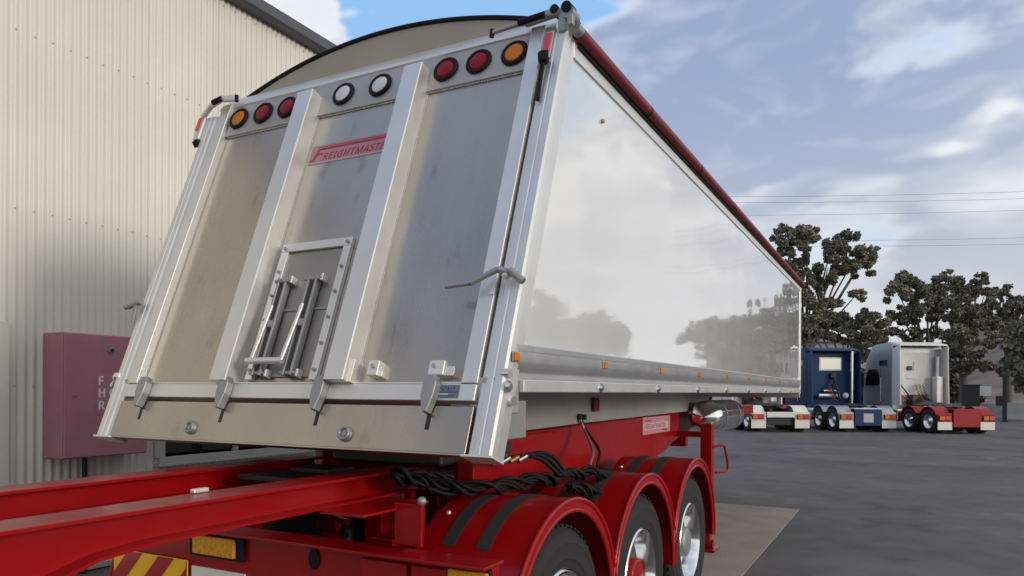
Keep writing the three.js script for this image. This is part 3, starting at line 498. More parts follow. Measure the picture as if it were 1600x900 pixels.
  for (const sx of [1, -1]) [-0.74, -1.96, -3.18].forEach((z, i) => {
    const w = new THREE.Group(); w.name = 'wheel'; T.add(w); w.position.set(sx * 1.225, 0.516, z); w.rotation.y = sx > 0 ? 0 : Math.PI;
    share('tyre', tyreAll, M.tyre_rubber, w); share('rim', rimG, M.polished_rim, w); share('hub', hubG, i === 1 ? M.red_paint : M.galvanised, w); share('wheel_nuts', nutsG, M.bright_steel, w); share('hand_holes', holesG, M.black_paint, w);
    const inner = share('inner_tyre', tyreAll, M.tyre_rubber, w); inner.position.x = -0.30;
  });
  for (const z of [-0.74, -1.96, -3.18]) mesh('axle', rod(V(-1.05, 0.516, z), V(1.05, 0.516, z), 0.065, 14), M.black_paint, T);
  for (const z of [-0.74, -1.96, -3.18]) for (const sx of [-1, 1]) mesh('suspension_hanger', span(sx * 0.44, sx * 0.58, 0.52, 0.99, z + 0.30, z + 0.48), M.red_paint, T);
  const guardShell = () => {        // arch of a mudguard: strip of quads with thickness
    const R = 0.645, pts = []; const a0 = -4 * RAD, a1 = 184 * RAD, n = 40;
    for (let k = 0; k <= n; k++) { const a = lerp(a0, a1, k / n); pts.push([Math.cos(a) * R, Math.sin(a) * R]); }
    for (let k = n; k >= 0; k--) { const a = lerp(a0, a1, k / n); pts.push([Math.cos(a) * (R - 0.012), Math.sin(a) * (R - 0.012)]); }
    return toCreasedNormals(poly(pts, 0.56), 0.5).applyMatrix4(new THREE.Matrix4().makeBasis(V(0, 0, 1), V(0, 1, 0), V(-1, 0, 0)));   // z->-x
  };
  const ringSeg = (r0, r1, x0, dx) => { const n = 40, pts = []; for (let k = 0; k <= n; k++) { const a = lerp(-4, 184, k / n) * RAD; pts.push([Math.cos(a) * r1, Math.sin(a) * r1]); } for (let k = n; k >= 0; k--) { const a = lerp(-4, 184, k / n) * RAD; pts.push([Math.cos(a) * r0, Math.sin(a) * r0]); } return toCreasedNormals(poly(pts, dx), 0.5).applyMatrix4(new THREE.Matrix4().makeBasis(V(0, 0, 1), V(0, 1, 0), V(-1, 0, 0))).translate(x0, 0, 0); };
  const arcTube = (r, x, rad) => { const p = []; for (let k = 0; k <= 36; k++) { const a = lerp(-4, 184, k / 36) * RAD; p.push(V(x, Math.sin(a) * r, Math.cos(a) * r)); } return tube(p, rad, 72, 8); };
  const shellG = guardShell(), lipG = ringSeg(0.585, 0.640, 1.268, 0.008), t1 = arcTube(0.640, 1.266, 0.013), t2 = arcTube(0.588, 1.262, 0.012);
  const strip = (x0, x1) => { const pts = []; const R0 = 0.6458, R1 = 0.6478, n = 30, A0 = 46 * RAD, A1 = 134 * RAD; for (let k = 0; k <= n; k++) { const a = lerp(A0, A1, k / n); pts.push([Math.cos(a) * R1, Math.sin(a) * R1]); } for (let k = n; k >= 0; k--) { const a = lerp(A0, A1, k / n); pts.push([Math.cos(a) * R0, Math.sin(a) * R0]); } return toCreasedNormals(poly(pts, x1 - x0), 0.5).applyMatrix4(new THREE.Matrix4().makeBasis(V(0, 0, 1), V(0, 1, 0), V(-1, 0, 0))).translate(x1, 0, 0); };
  for (const sx of [1, -1]) for (const z of [-0.74, -1.96, -3.18]) {
    const at = (g) => { const q = g.clone(); if (sx < 0) q.rotateY(Math.PI); return q.translate(0, 0.52, z); };
    const mg = mesh('mudguard', [at(shellG.clone().translate(1.26, 0, 0)), at(lipG)], M.red_paint, T);
    mesh('lip_bead', [at(t1), at(t2)], M.red_paint, mg);
    for (const [a, b] of [[0.826, 0.897], [1.006, 1.076]]) mesh('grip_strip', at(strip(a, b)), M.grip_tape, mg);
    mesh('guard_bolt', [at(place(fin(new THREE.SphereGeometry(0.013, 10, 8)), 0.76, 0.645 * Math.sin(64 * RAD), 0.645 * Math.cos(64 * RAD))), at(place(fin(new THREE.SphereGeometry(0.011, 10, 8)), 1.18, 0.645 * Math.sin(118 * RAD), 0.645 * Math.cos(118 * RAD)))], M.weld_metal, mg);
    mesh('guard_stay', at(merge([rod(V(0.52, 0.30, 0.50), V(0.95, 0.36, 0.515), 0.02, 10)])), M.red_paint, mg);
  }
  // --- coiled service hoses lying over the guards
  const path = [V(0.66, 1.22, -0.62), V(0.60, 1.26, -0.42), V(0.585, 1.29, -0.28), V(0.68, 1.235, -0.42), V(0.84, 1.205, -0.60), V(0.92, 1.205, -0.85), V(0.97, 1.21, -1.05), V(1.0, 1.20, -1.25), V(1.01, 1.20, -1.45), V(1.02, 1.19, -1.65), V(1.05, 1.14, -1.80), V(1.08, 1.075, -1.82), V(1.07, 1.05, -1.72), V(1.03, 1.09, -1.55), V(0.98, 1.13, -1.40)];
  const curve = new THREE.CatmullRomCurve3(path), fr = curve.computeFrenetFrames(260, false);
  for (let s = 0; s < 6; s++) {
    const p = []; for (let k = 0; k <= 260; k++) { const c = curve.getPointAt(k / 260), a = k * (0.10 + 0.03 * s) + s * Math.PI / 2 + 0.9 * Math.sin(k * 0.07 + s * 2), r = 0.024 + 0.014 * Math.sin(k * 0.13 + s * 1.7); p.push(c.add(fr.normals[k].clone().multiplyScalar(Math.cos(a) * r)).add(fr.binormals[k].clone().multiplyScalar(Math.sin(a) * r))); }
    mesh('service_hose', tube(p, 0.0105, 420, 6), M.black_rubber, T, 'black coiled service hose');
  }
  for (const [dx, dz] of [[0, 0], [0.035, -0.03]]) mesh('hose_strap', tube([V(0.635, 1.49, -2.36 + dz), V(0.66, 1.40, -2.40 + dz), V(0.80 + dx, 1.28, -2.2 + dz), V(0.96 + dx, 1.22, -1.75 + dz)], 0.010, 24, 8), dx ? M.black_rubber : M.galvanised, T);
  mesh('strap_hook', [rbox(0.03, 0.04, 0.03, 0.64, 1.50, -2.36), rbox(0.03, 0.04, 0.03, 0.64, 1.495, -2.44)], M.black_paint, T);
  for (let k = 0; k < 3; k++) mesh('air_line', tube([V(0.91, 1.335, -0.70 - k * 0.08), V(0.93, 1.345, -0.90 - k * 0.1), V(0.95, 1.31, -1.08 - k * 0.08), V(1.0, 1.22, -1.2 - k * 0.05)], 0.012, 24, 8), M.black_rubber, T);
  for (let k = 0; k < 4; k++) mesh('air_fitting', [rod(V(0.90 + k * 0.012, 1.325, -0.62 - k * 0.07), V(0.915 + k * 0.012, 1.345, -0.68 - k * 0.07), 0.015, 8)], k % 2 ? M.bright_steel : (M.brass ??= std('brass', [0.55, 0.33, 0.10], 0.4, 0.9)), T);
  // --- decals on the chassis
  const dec = print('chassis_decal', 0.92, 0.165, printTex(512, 128, (x, w, h) => { x.fillStyle = '#c98a94'; x.fillRect(0, 0, w, h); x.fillStyle = '#d9c3c4'; x.fillRect(20, 44, w - 60, 50); x.fillStyle = '#8d1a30'; x.font = 'italic bold 50px sans-serif'; x.fillText('FREIGHTMASTER', 24, 88, w - 70); x.fillStyle = '#7d2a38'; x.fillRect(40, 22, 110, 10); x.fillRect(w - 160, 104, 100, 9); }), T);
  dec.position.set(0.5345, 1.355, -4.59); dec.rotation.y = Math.PI / 2;
  // --- landing legs, tank
  for (const sx of [1, -1]) {
    const leg = mesh('landing_leg', [span(sx * 0.79, sx * 0.91, 0.50, 1.34, -5.420, -5.300, 0.008), span(sx * 0.808, sx * 0.892, 0.05, 0.52, -5.402, -5.318, 0.006), span(sx * 0.52, sx * 0.80, 1.20, 1.26, -5.390, -5.330)], M.red_paint, T);
    mesh('foot', [span(sx * 0.74, sx * 0.96, 0.008, 0.03, -5.500, -5.220, 0.004), rod(V(sx * 0.78, 0.075, -5.360), V(sx * 0.92, 0.075, -5.360), 0.045, 14)], M.red_paint, leg);
    if (sx > 0) mesh('crank_handle', tube([V(0.91, 1.10, -5.360), V(0.99, 1.12, -5.420), V(1.0, 1.10, -5.500), V(1.02, 0.93, -5.560), V(1.02, 0.85, -5.570), V(1.0, 0.83, -5.530), V(0.93, 0.825, -5.400)], 0.013, 48, 8, 0.2), M.red_paint, leg);
    mesh('leg_cap', span(sx * 0.80, sx * 0.905, 1.342, 1.36, -5.410, -5.310), M.galvanised, leg);
  }
  const tankG = lathe([[0, 0], [0.06, 0.008], [0.12, 0.035], [0.16, 0.075], [0.178, 0.12], [0.18, 0.16], [0.18, 1.35], [0.16, 1.43], [0.1, 1.48], [0, 1.5]], 40).rotateX(-Math.PI / 2);
  const tank = mesh('air_tank', tankG.translate(0.80, 1.41, -5.38), M.polished_rim, T, 'polished tank with domed ends');
  for (const z of [-5.75, -6.5]) mesh('tank_band', place(fin(new THREE.CylinderGeometry(0.184, 0.184, 0.04, 40, 1, true)), 0.80, 1.41, z, Math.PI / 2), M.galvanised, tank);
  mesh('kingpin_plate', span(-0.6, 0.6, 1.30, 1.335, -7.6, -9.6), M.black_paint, T);
}

// ================= PRIME MOVERS =================
function truck(label, pos, turn, o) {
  const T = thing('prime_mover', pos, label, 'truck', null, turn);
  const body = M[o.body], guard = M[o.guard];
  mesh('chassis_rail', [-1, 1].map((s) => span(s * 0.36, s * 0.46, 0.72, 1.0, -0.25, -5.6)), M[o.frame], T);
  mesh('fifth_wheel', [poly([[-0.46, 0], [0.46, 0], [0.46, -0.75], [0.12, -0.95], [0, -0.45], [-0.12, -0.95], [-0.46, -0.75]].map(([a, b]) => [a, b]), 0.05).rotateX(-Math.PI / 2 + 0.12).translate(0, 1.16, -1.9), span(-0.3, 0.3, 1.0, 1.14, -1.2, -1.7)], M.black_paint, T);
  const tyre = metreUV(lathe([[0.30, 0.0], [0.36, 0.012], [0.45, 0.005], [0.505, -0.03], [0.51, -0.22], [0.45, -0.25], [0.30, -0.24]].reverse(), 32).rotateZ(-Math.PI / 2));
  const rim = metreUV(lathe([[0.305, 0.002], [0.285, -0.01], [0.26, -0.12], [0.15, -0.13], [0.12, -0.03], [0, -0.02]], 28).rotateZ(-Math.PI / 2));
  for (const s of [-1, 1]) for (const z of [-0.95, -2.25, -5.35]) {
    const w = new THREE.Group(); w.name = 'wheel'; w.position.set(s * 1.22, 0.51, z); w.rotation.y = s > 0 ? 0 : Math.PI; T.add(w);
    for (const [n, g, m] of [['tyre', tyre, M.tyre_rubber], ['rim', rim, M.polished_rim]]) { const q = shadow(new THREE.Mesh(g, m)); q.name = n; w.add(q); }
    if (z > -5) { const q = shadow(new THREE.Mesh(tyre, M.tyre_rubber)); q.name = 'inner_tyre'; q.position.x = -0.32; w.add(q); }
  }
  for (const s of [-1, 1]) {
    const arch = (z, a0, a1, m, n = 'mudguard') => { const p = [], R = 0.60; for (let k = 0; k <= 24; k++) { const a = lerp(a0, a1, k / 24) * RAD; p.push([Math.cos(a) * R, Math.sin(a) * R]); } for (let k = 24; k >= 0; k--) { const a = lerp(a0, a1, k / 24) * RAD; p.push([Math.cos(a) * (R - 0.025), Math.sin(a) * (R - 0.025)]); } return mesh(n, toCreasedNormals(poly(p, 0.62), 0.5).applyMatrix4(new THREE.Matrix4().makeBasis(V(0, 0, 1), V(0, 1, 0), V(-1, 0, 0))).translate(s > 0 ? 1.25 : -0.63, 0.53, z), m, T); };
    arch(-0.95, 5, 150, guard); arch(-2.25, 30, 178, M[o.guard2 ?? o.guard]);
    mesh('guard_back', span(s * 0.62, s * 1.25, 0.50, 0.86, -0.34, -0.28, 0.02), guard, T);
    const l = mesh('tail_lamp', span(s * 0.70, s * 1.22, 0.55, 0.76, -0.278, -0.24, 0.012), M.black_rubber, T);
    mesh('lens', [span(s * 0.72, s * 0.95, 0.57, 0.74, -0.242, -0.215, 0.01)], s > 0 ? M.amber_lens : M.red_reflector, l);
    mesh('lens', [span(s * 0.97, s * 1.20, 0.57, 0.74, -0.242, -0.215, 0.01)], s > 0 ? M.red_reflector : M.amber_lens, l);
    mesh('mud_flap', [span(s * 0.62, s * 1.25, 0.17, 0.50, -0.30, -0.28, 0.006), span(s * 0.68, s * 1.19, 0.25, 0.275, -0.279, -0.272, 0.003)], M.flap_white, T);
    mesh('side_tank', span(s * 0.75, s * 1.22, 0.42, 0.98, -3.1, -4.6, 0.08), M[o.tank ?? 'bright_steel'], T);
  }
  if (o.rearPanel) { const p = mesh('rear_panel', span(-0.60, 0.60, 0.28, 0.98, -0.30, -0.24, 0.02), M[o.rearPanel], T); if (o.plate) mesh('number_plate', span(-0.22, 0.22, 0.42, 0.80, -0.238, -0.225, 0.005), M.truck_silver, p); mesh('top_step', span(-0.58, 0.58, 0.985, 1.03, -0.75, -0.26), M[o.step ?? 'flap_white'], p); }
  else { mesh('rear_bumper', span(-0.60, 0.60, 0.62, 0.86, -0.30, -0.24, 0.03), M.flap_white, T); mesh('rear_beam', span(-0.60, 0.60, 0.30, 0.60, -0.5, -0.4), M.black_paint, T); }
  mesh('catwalk', span(-0.62, 0.62, 1.03, 1.06, -2.75, -3.45), M.galvanised, T);
  for (const s of [-1, 1]) {
    mesh('door_seam', [span(s * 1.203, s * 1.2075, 1.15, 2.85, -4.40, -4.412, 0.001), span(s * 1.203, s * 1.2075, 1.15, 1.162, -4.41, -5.6, 0.001)], M.black_rubber, T);
    mesh('grab_rail', [rod(V(s * 1.24, 1.3, -4.32), V(s * 1.24, 2.4, -4.32), 0.018, 8)], M.bright_steel, T);
    mesh('step', span(s * 1.0, s * 1.24, 0.55, 0.60, -4.65, -5.0), M.bright_steel, T);
    for (const z of [-3.4, -4.2]) mesh('tank_strap', span(s * 0.74, s * 1.228, 0.41, 0.99, z, z - 0.06, 0.02), M.galvanised, T);
  }
  for (let k = 0; k < 3; k++) { const p = []; for (let q = 0; q <= 90; q++) { const t = q / 90, a = q * 0.9; p.push(V(-0.18 + k * 0.16 + Math.cos(a) * 0.05, lerp(2.1, 1.35, t) - 0.25 * Math.sin(t * 3.14), lerp(-3.35, -2.6, t) + Math.sin(a) * 0.05)); } mesh('coil_hose', tube(p, 0.014, 260, 5), [M.sign_red, M.black_rubber, M.truck_blue][k], T); }
  if (o.deck) mesh('deck_cover', [span(-0.58, 0.58, 1.0, 1.03, -0.70, -3.2)], M[o.deck], T);
  // cab: side profile extruded across the width
  const zc = -3.55, H = o.h, prof = [[zc, 1.02], [zc, H - 0.25], [zc - 0.25, H], [zc - 1.5, H - 0.1], [zc - 2.0, H - 0.75], [zc - 2.28, 2.2], [zc - 2.32, 0.55], [zc - 1.6, 0.5], [zc - 1.45, 1.0]];
  const cab = mesh('cab', poly(prof.slice().reverse(), 2.30, 0.05).applyMatrix4(new THREE.Matrix4().makeBasis(V(0, 0, 1), V(0, 1, 0), V(-1, 0, 0))).translate(1.15, 0, 0), body, T);
  for (const s of [-1, 1]) {
    mesh('side_window', poly([[-0.95, 2.05], [-0.95, 2.5], [-1.15, 2.8], [-1.95, 2.8], [-2.12, 2.05]].map(([z, y]) => [z + zc, y]).reverse(), 0.01).applyMatrix4(new THREE.Matrix4().makeBasis(V(0, 0, 1), V(0, 1, 0), V(-1, 0, 0))).translate(s * 1.206 + 0.005, 0, 0), M.dark_glass, cab);
    mesh('side_window', poly([[-0.35, 2.95], [-0.35, 3.2], [-0.95, 3.2], [-0.95, 2.95]].map(([z, y]) => [z + zc, y]).reverse(), 0.01).applyMatrix4(new THREE.Matrix4().makeBasis(V(0, 0, 1), V(0, 1, 0), V(-1, 0, 0))).translate(s * 1.206 + 0.005, 0, 0), M.dark_glass, cab);
    mesh('mirror', [span(s * 1.30, s * 1.48, 1.95, 2.6, zc - 2.05, zc - 2.2, 0.03), rod(V(s * 1.18, 2.65, zc - 2.0), V(s * 1.38, 2.62, zc - 2.1), 0.02)], M.black_paint, T);
    mesh('side_fairing', poly([[zc + 0.02, 1.15], [zc + 0.02, H - 0.28], [zc + 0.48, H - 0.16], [zc + 0.56, 1.3], [zc + 0.56, 1.15]].reverse(), 0.05, 0.006).applyMatrix4(new THREE.Matrix4().makeBasis(V(0, 0, 1), V(0, 1, 0), V(-1, 0, 0))).translate(s * 1.15 + 0.025, 0, 0), M[o.fairing ?? o.body], T);
    if (o.frameTrim) mesh('fairing_edge', [rod(V(s * 1.14, 1.15, zc + 0.58), V(s * 1.14, 1.35, zc + 0.58), 0.03), rod(V(s * 1.14, 1.35, zc + 0.58), V(s * 1.14, H - 0.16, zc + 0.50), 0.03)], M.flap_white, T);
  }
  mesh('roof_fairing', [poly([[zc + 0.48, H - 0.10], [zc - 0.2, H + 0.03], [zc - 1.3, H - 0.02], [zc - 1.3, H - 0.1], [zc + 0.48, H - 0.14]], 2.26, 0.01).applyMatrix4(new THREE.Matrix4().makeBasis(V(0, 0, 1), V(0, 1, 0), V(-1, 0, 0))).translate(1.13, 0, 0)], M[o.fairing ?? o.body], T);
  if (o.kind === 'blue') {
    const rw = mesh('rear_window', span(-0.60, 0.50, 2.72, 3.36, zc + 0.005, zc + 0.06, 0.02), M.flap_white, cab); mesh('pane', span(-0.54, 0.44, 2.78, 3.30, zc + 0.062, zc + 0.07, 0.005), M.mirror_glass, rw);
    mesh('exhaust_stack', rod(V(0.86, 1.1, zc + 0.32), V(0.86, H - 0.1, zc + 0.32), 0.075, 18), M.polished_rim, T);
    mesh('air_cylinder', [rod(V(-0.75, 1.55, zc + 0.3), V(0.25, 1.55, zc + 0.3), 0.10, 18), rod(V(-0.45, 1.78, zc + 0.2), V(0.2, 1.78, zc + 0.2), 0.05, 12)], M.bright_steel, T);
    mesh('work_lamp', place(fin(new THREE.SphereGeometry(0.14, 16, 12)), 0.55, 1.55, zc + 0.32), M.flap_white, T);
    mesh('hose_carrier', [span(-0.1, 0.2, 2.35, 2.62, zc + 0.06, zc + 0.2, 0.04), rod(V(0.05, 2.4, zc + 0.2), V(0.12, 1.3, zc + 0.7), 0.05)], M.black_paint, T);
  } else {
    mesh('back_panel', span(-0.72, 0.62, 1.3, H - 0.42, zc + 0.005, zc + 0.05, 0.03), M.truck_white, cab);
    mesh('hatch_line', [span(-0.55, -0.1, 2.32, 2.36, zc + 0.051, zc + 0.065), span(-0.2, -0.16, 2.7, 3.1, zc + 0.051, zc + 0.07)], M.trim_grey, cab);
    mesh('vent', [span(-0.5, -0.28, 2.72, 2.92, zc + 0.051, zc + 0.12, 0.04)], M.black_paint, cab);
    mesh('exhaust_box', [span(0.70, 1.02, 1.25, 2.45, zc + 0.05, zc + 0.4, 0.04), rod(V(0.86, 2.4, zc + 0.22), V(0.86, 3.35, zc + 0.22), 0.07)], M.truck_white, T);
    mesh('hose_carrier', [span(-0.55, 0.35, 1.1, 1.62, zc + 0.06, zc + 0.5, 0.08), rod(V(-0.9, 2.1, zc + 0.15), V(-0.5, 1.35, zc + 0.5), 0.03)], M.black_paint, T);
    mesh('red_hose', tube([V(-0.95, 2.0, zc + 0.1), V(-0.93, 1.6, zc + 0.3), V(-0.7, 1.4, zc + 0.5)], 0.03), M.sign_red, T);
  }
  return T;
}
const TURN = 31 * RAD;
const ground = (u, v) => { const a = (u - 800) / 1143, b = (v - 611) / 1143 - 0.0054 * a, t = CAM_H / b, s = Math.sin(27.9 * RAD), c = Math.cos(27.9 * RAD); return [(a * c - s) * t, 0, -(a * s + c) * t]; };
truck('blue prime mover with white mud flaps, second of the parked row', ground(1362, 676), TURN, { kind: 'blue', body: 'truck_blue', guard: 'truck_silver', frame: 'black_paint', rearPanel: 'truck_blue', plate: true, h: 3.78 });
truck('white high-roof prime mover with red chassis and red mudguards', ground(1518, 679), TURN + 0.03, { kind: 'white', body: 'truck_silver', fairing: 'truck_white', guard: 'red_paint', frame: 'red_paint', rearPanel: 'red_paint', step: 'red_paint', deck: 'red_paint', h: 3.98, frameTrim: true });
truck('prime mover with white mudguards half hidden behind the trailer front', ground(1224, 676), TURN - 0.02, { kind: 'white', body: 'truck_white', guard: 'flap_white', guard2: 'red_paint', frame: 'black_paint', h: 3.7 });

// ================= YARD EDGE =================
const deg = (az, d) => [Math.sin(az * RAD) * d, 0, -Math.cos(az * RAD) * d];
{
  const pb = ground(1570, 659);
  const post = thing('yard_post', pb, 'dark steel post standing at the far edge of the yard', 'post');
  mesh('shaft', [span(-0.11, 0.11, 0, 2.85, -0.11, 0.11, 0.03), span(-0.18, 0.18, 0, 0.05, -0.18, 0.18)], M.black_paint, post);
  mesh('switch_box', span(-0.45, -0.12, 0.95, 1.55, -0.12, 0.12, 0.03), M.black_paint, post);
  const wl = thing('concrete_barrier', ground(1625, 656), 'low pale concrete barrier along the right far edge of the yard', 'barrier', null, -4 * RAD);
  for (let k = 0; k < 6; k++) mesh('block', poly([[-0.3, 0], [-0.22, 0.25], [-0.16, 1.08], [0.16, 1.08], [0.22, 0.25], [0.3, 0]].reverse(), 2.96, 0.01).rotateY(Math.PI / 2).translate(-1.9 + k * 3.0, 0, 0), M.pale_concrete, wl);
  const wl2 = thing('concrete_barrier', ground(1545, 653), 'pale concrete barrier behind the red chassis truck', 'barrier', null, -4 * RAD);
  for (let k = 0; k < 2; k++) mesh('block', poly([[-0.3, 0], [-0.22, 0.25], [-0.16, 0.98], [0.16, 0.98], [0.22, 0.25], [0.3, 0]].reverse(), 1.96, 0.01).rotateY(Math.PI / 2).translate(-2.6 + k * 2.0, 0, 0), M.pale_concrete, wl2);
  const p2 = ground(1538, 652.5);
  const sb = thing('meter_cabinet', [p2[0], 0, p2[2]], 'small white cabinet on legs beyond the red chassis truck', 'cabinet');
  mesh('case', span(-0.42, 0.42, 1.5, 2.25, -0.15, 0.15, 0.03), M.truck_white, sb);
  mesh('lid', span(-0.46, 0.46, 2.255, 2.31, -0.2, 0.2, 0.02), M.trim_grey, sb);
  for (const s of [-1, 1]) mesh('leg', span(s * 0.30, s * 0.36, 0, 1.5, -0.03, 0.03), M.trim_grey, sb);
  const p3 = ground(1517, 653);
  const bin = thing('box_cabinet', [p3[0], 0, p3[2]], 'dark green box cabinet behind the red chassis truck', 'cabinet');
  mesh('case', span(-0.5, 0.5, 0.0, 2.2, -0.4, 0.4, 0.04), (M.dark_green = std('dark_green', [0.022, 0.027, 0.027], 0.6)), bin);
  mesh('lid', span(-0.54, 0.54, 2.205, 2.3, -0.44, 0.44, 0.03), M.dark_green, bin);
  // low building behind the blue truck
  const [bx, , bz] = deg(-7.5, 88);
  const fb = thing('distant_shed', [bx, 0, bz], 'pale cream low shed far behind the blue truck', 'building', null, 8 * RAD);
  mesh('wall', span(-8, 8, 0, 7.0, -5, 5), M.shed_cream, fb); mesh('roof', poly([[-8.4, 7.0], [8.4, 7.0], [0, 8.5]], 10.8).translate(0, 0, -5.4), M.trim_grey, fb);
  for (let k = 0; k < 3; k++) mesh('door', span(-6 + k * 4.5, -3.4 + k * 4.5, 0, 4, 5.01, 5.1), M.galvanised, fb);
}

// ---------- hills ----------
{
  const mk = (name, r0, r1, hf, n, label) => {
    const pos = [], idx = [], rows = 14, a0 = -75, a1 = 80;
    for (let i = 0; i <= n; i++) for (let j = 0; j <= rows; j++) {
      const az = lerp(a0, a1, i / n), t = j / rows, d = lerp(r0, r1, t), h = hf(az) * Math.pow(Math.sin(Math.min(1, t * 1.02) * Math.PI / 2), 1.25) * (1 + 0.22 * fbm(az * 0.25, t * 4, 3, 4)) - 0.05;
      const p = deg(az, d); pos.push(p[0], h, p[2]);
    }
    for (let i = 0; i < n; i++) for (let j = 0; j < rows; j++) { const a = i * (rows + 1) + j, b = a + rows + 1; idx.push(a, a + 1, b, b, a + 1, b + 1); }
    const g = new THREE.BufferGeometry(); g.setAttribute('position', new THREE.Float32BufferAttribute(pos, 3)); g.setIndex(idx); g.setAttribute('uv', new THREE.Float32BufferAttribute(new Float32Array(pos.length / 3 * 2), 2)); g.computeVertexNormals();
    tag(mesh(name, fin(g), M.hill_ground), label, null, null, 'structure');
  };
  mk('hillside', 120, 330, (az) => 3 + 24 * sstep(-2, 7, az) * (1 - 0.75 * sstep(8, 13, az)) + 8 * sstep(15, 25, az) + 3 * fbm(az * 0.15, 1, 1, 4), 160, 'dry brown hillside beyond the yard');
}

// ---------- trees ----------
function treeGeo(clumps, leafN, leaf, spread = 1) {
  const pos = [], col = [], nor = [];
  const tot = clumps.reduce((s, c) => s + c[3] * c[4] * c[5], 0);
  for (const [cx, cy, cz, rx, ry, rz] of clumps) {
    const n = Math.round(leafN * Math.pow(rx * ry * rz / tot, 0.8) * Math.pow(clumps.length, -0.0) );
    const tone = rr(0.75, 1.3), sub = [];
    for (let k = 0; k < 14; k++) { const a = rr(0, 6.283), u = rr(-1, 1), q = Math.sqrt(1 - u * u), m = Math.cbrt(rr(0.15, 1)) * 1.28; sub.push([cx + rx * m * q * Math.cos(a), cy + ry * m * u, cz + rz * m * q * Math.sin(a), rr(0.2, 0.46)]); }
    for (let k = 0; k < n; k++) {
      const s = sub[k % sub.length], a = rr(0, 6.283), u = rr(-1, 1), q = Math.sqrt(1 - u * u), m = Math.cbrt(rnd()) * s[3];
      const p = V(s[0] + rx * m * q * Math.cos(a), s[1] + ry * m * u, s[2] + rz * m * q * Math.sin(a));
      const L = leaf * rr(0.6, 1.4), w = L * rr(0.3, 0.55);
      const d = V(rr(-1, 1), rr(-1.4, 0.5), rr(-1, 1)).normalize(), e = V(rr(-1, 1), rr(-1, 1), rr(-1, 1)).cross(d).normalize();
      const A = p.clone(), B = p.clone().addScaledVector(d, L * 0.5).addScaledVector(e, w), Cc = p.clone().addScaledVector(d, L), D = p.clone().addScaledVector(d, L * 0.5).addScaledVector(e, -w);
      const nn = e.clone().cross(d).normalize(); const t = tone * rr(0.7, 1.35), tr = t * rr(0.9, 1.12);
      for (const v of [A, B, Cc, A, Cc, D]) { pos.push(v.x, v.y, v.z); nor.push(nn.x, nn.y, nn.z); col.push(tr, t, t * 0.95); }
    }
  }
  const g = new THREE.BufferGeometry(); g.setAttribute('position', new THREE.Float32BufferAttribute(pos, 3)); g.setAttribute('normal', new THREE.Float32BufferAttribute(nor, 3)); g.setAttribute('color', new THREE.Float32BufferAttribute(col, 3));
  return g;
}
function tree(at, clumps, label, opt = {}) {     // clumps: [x, y, z, rx, ry, rz] relative to the base
  const T = thing(opt.name ?? 'gum_tree', at, label, 'tree', opt.group);
  const crown = shadow(new THREE.Mesh(treeGeo(clumps, opt.n ?? 9000, opt.leaf ?? 0.34), M.leaf)); crown.name = 'crown'; T.add(crown);
  const r0 = opt.r ?? 0.38, fork = opt.fork ?? 3.5, lean = opt.lean ?? 0, gsx = [];
  const f = V(lean * fork, fork, 0); gsx.push(rod(V(0, -0.1, 0), f, r0, 10, r0 * 0.8));
  mesh('trunk', gsx, M.bark, T);
  const limbs = clumps.map(([x, y, z, rx, ry]) => { const e = V(x, y + ry * 0.3, z), m = f.clone().lerp(e, 0.5).add(V((x - f.x) * -0.12 + rr(-0.2, 0.2), -0.08 * (y - fork) + rr(-0.2, 0.2), rr(-0.3, 0.3))); return merge([rod(f, m, r0 * 0.45, 7, r0 * 0.28), rod(m, e, r0 * 0.28, 6, r0 * 0.08)]); });
  limbs.forEach((l) => mesh('limb', l, M.bark, T));
  return T;
}
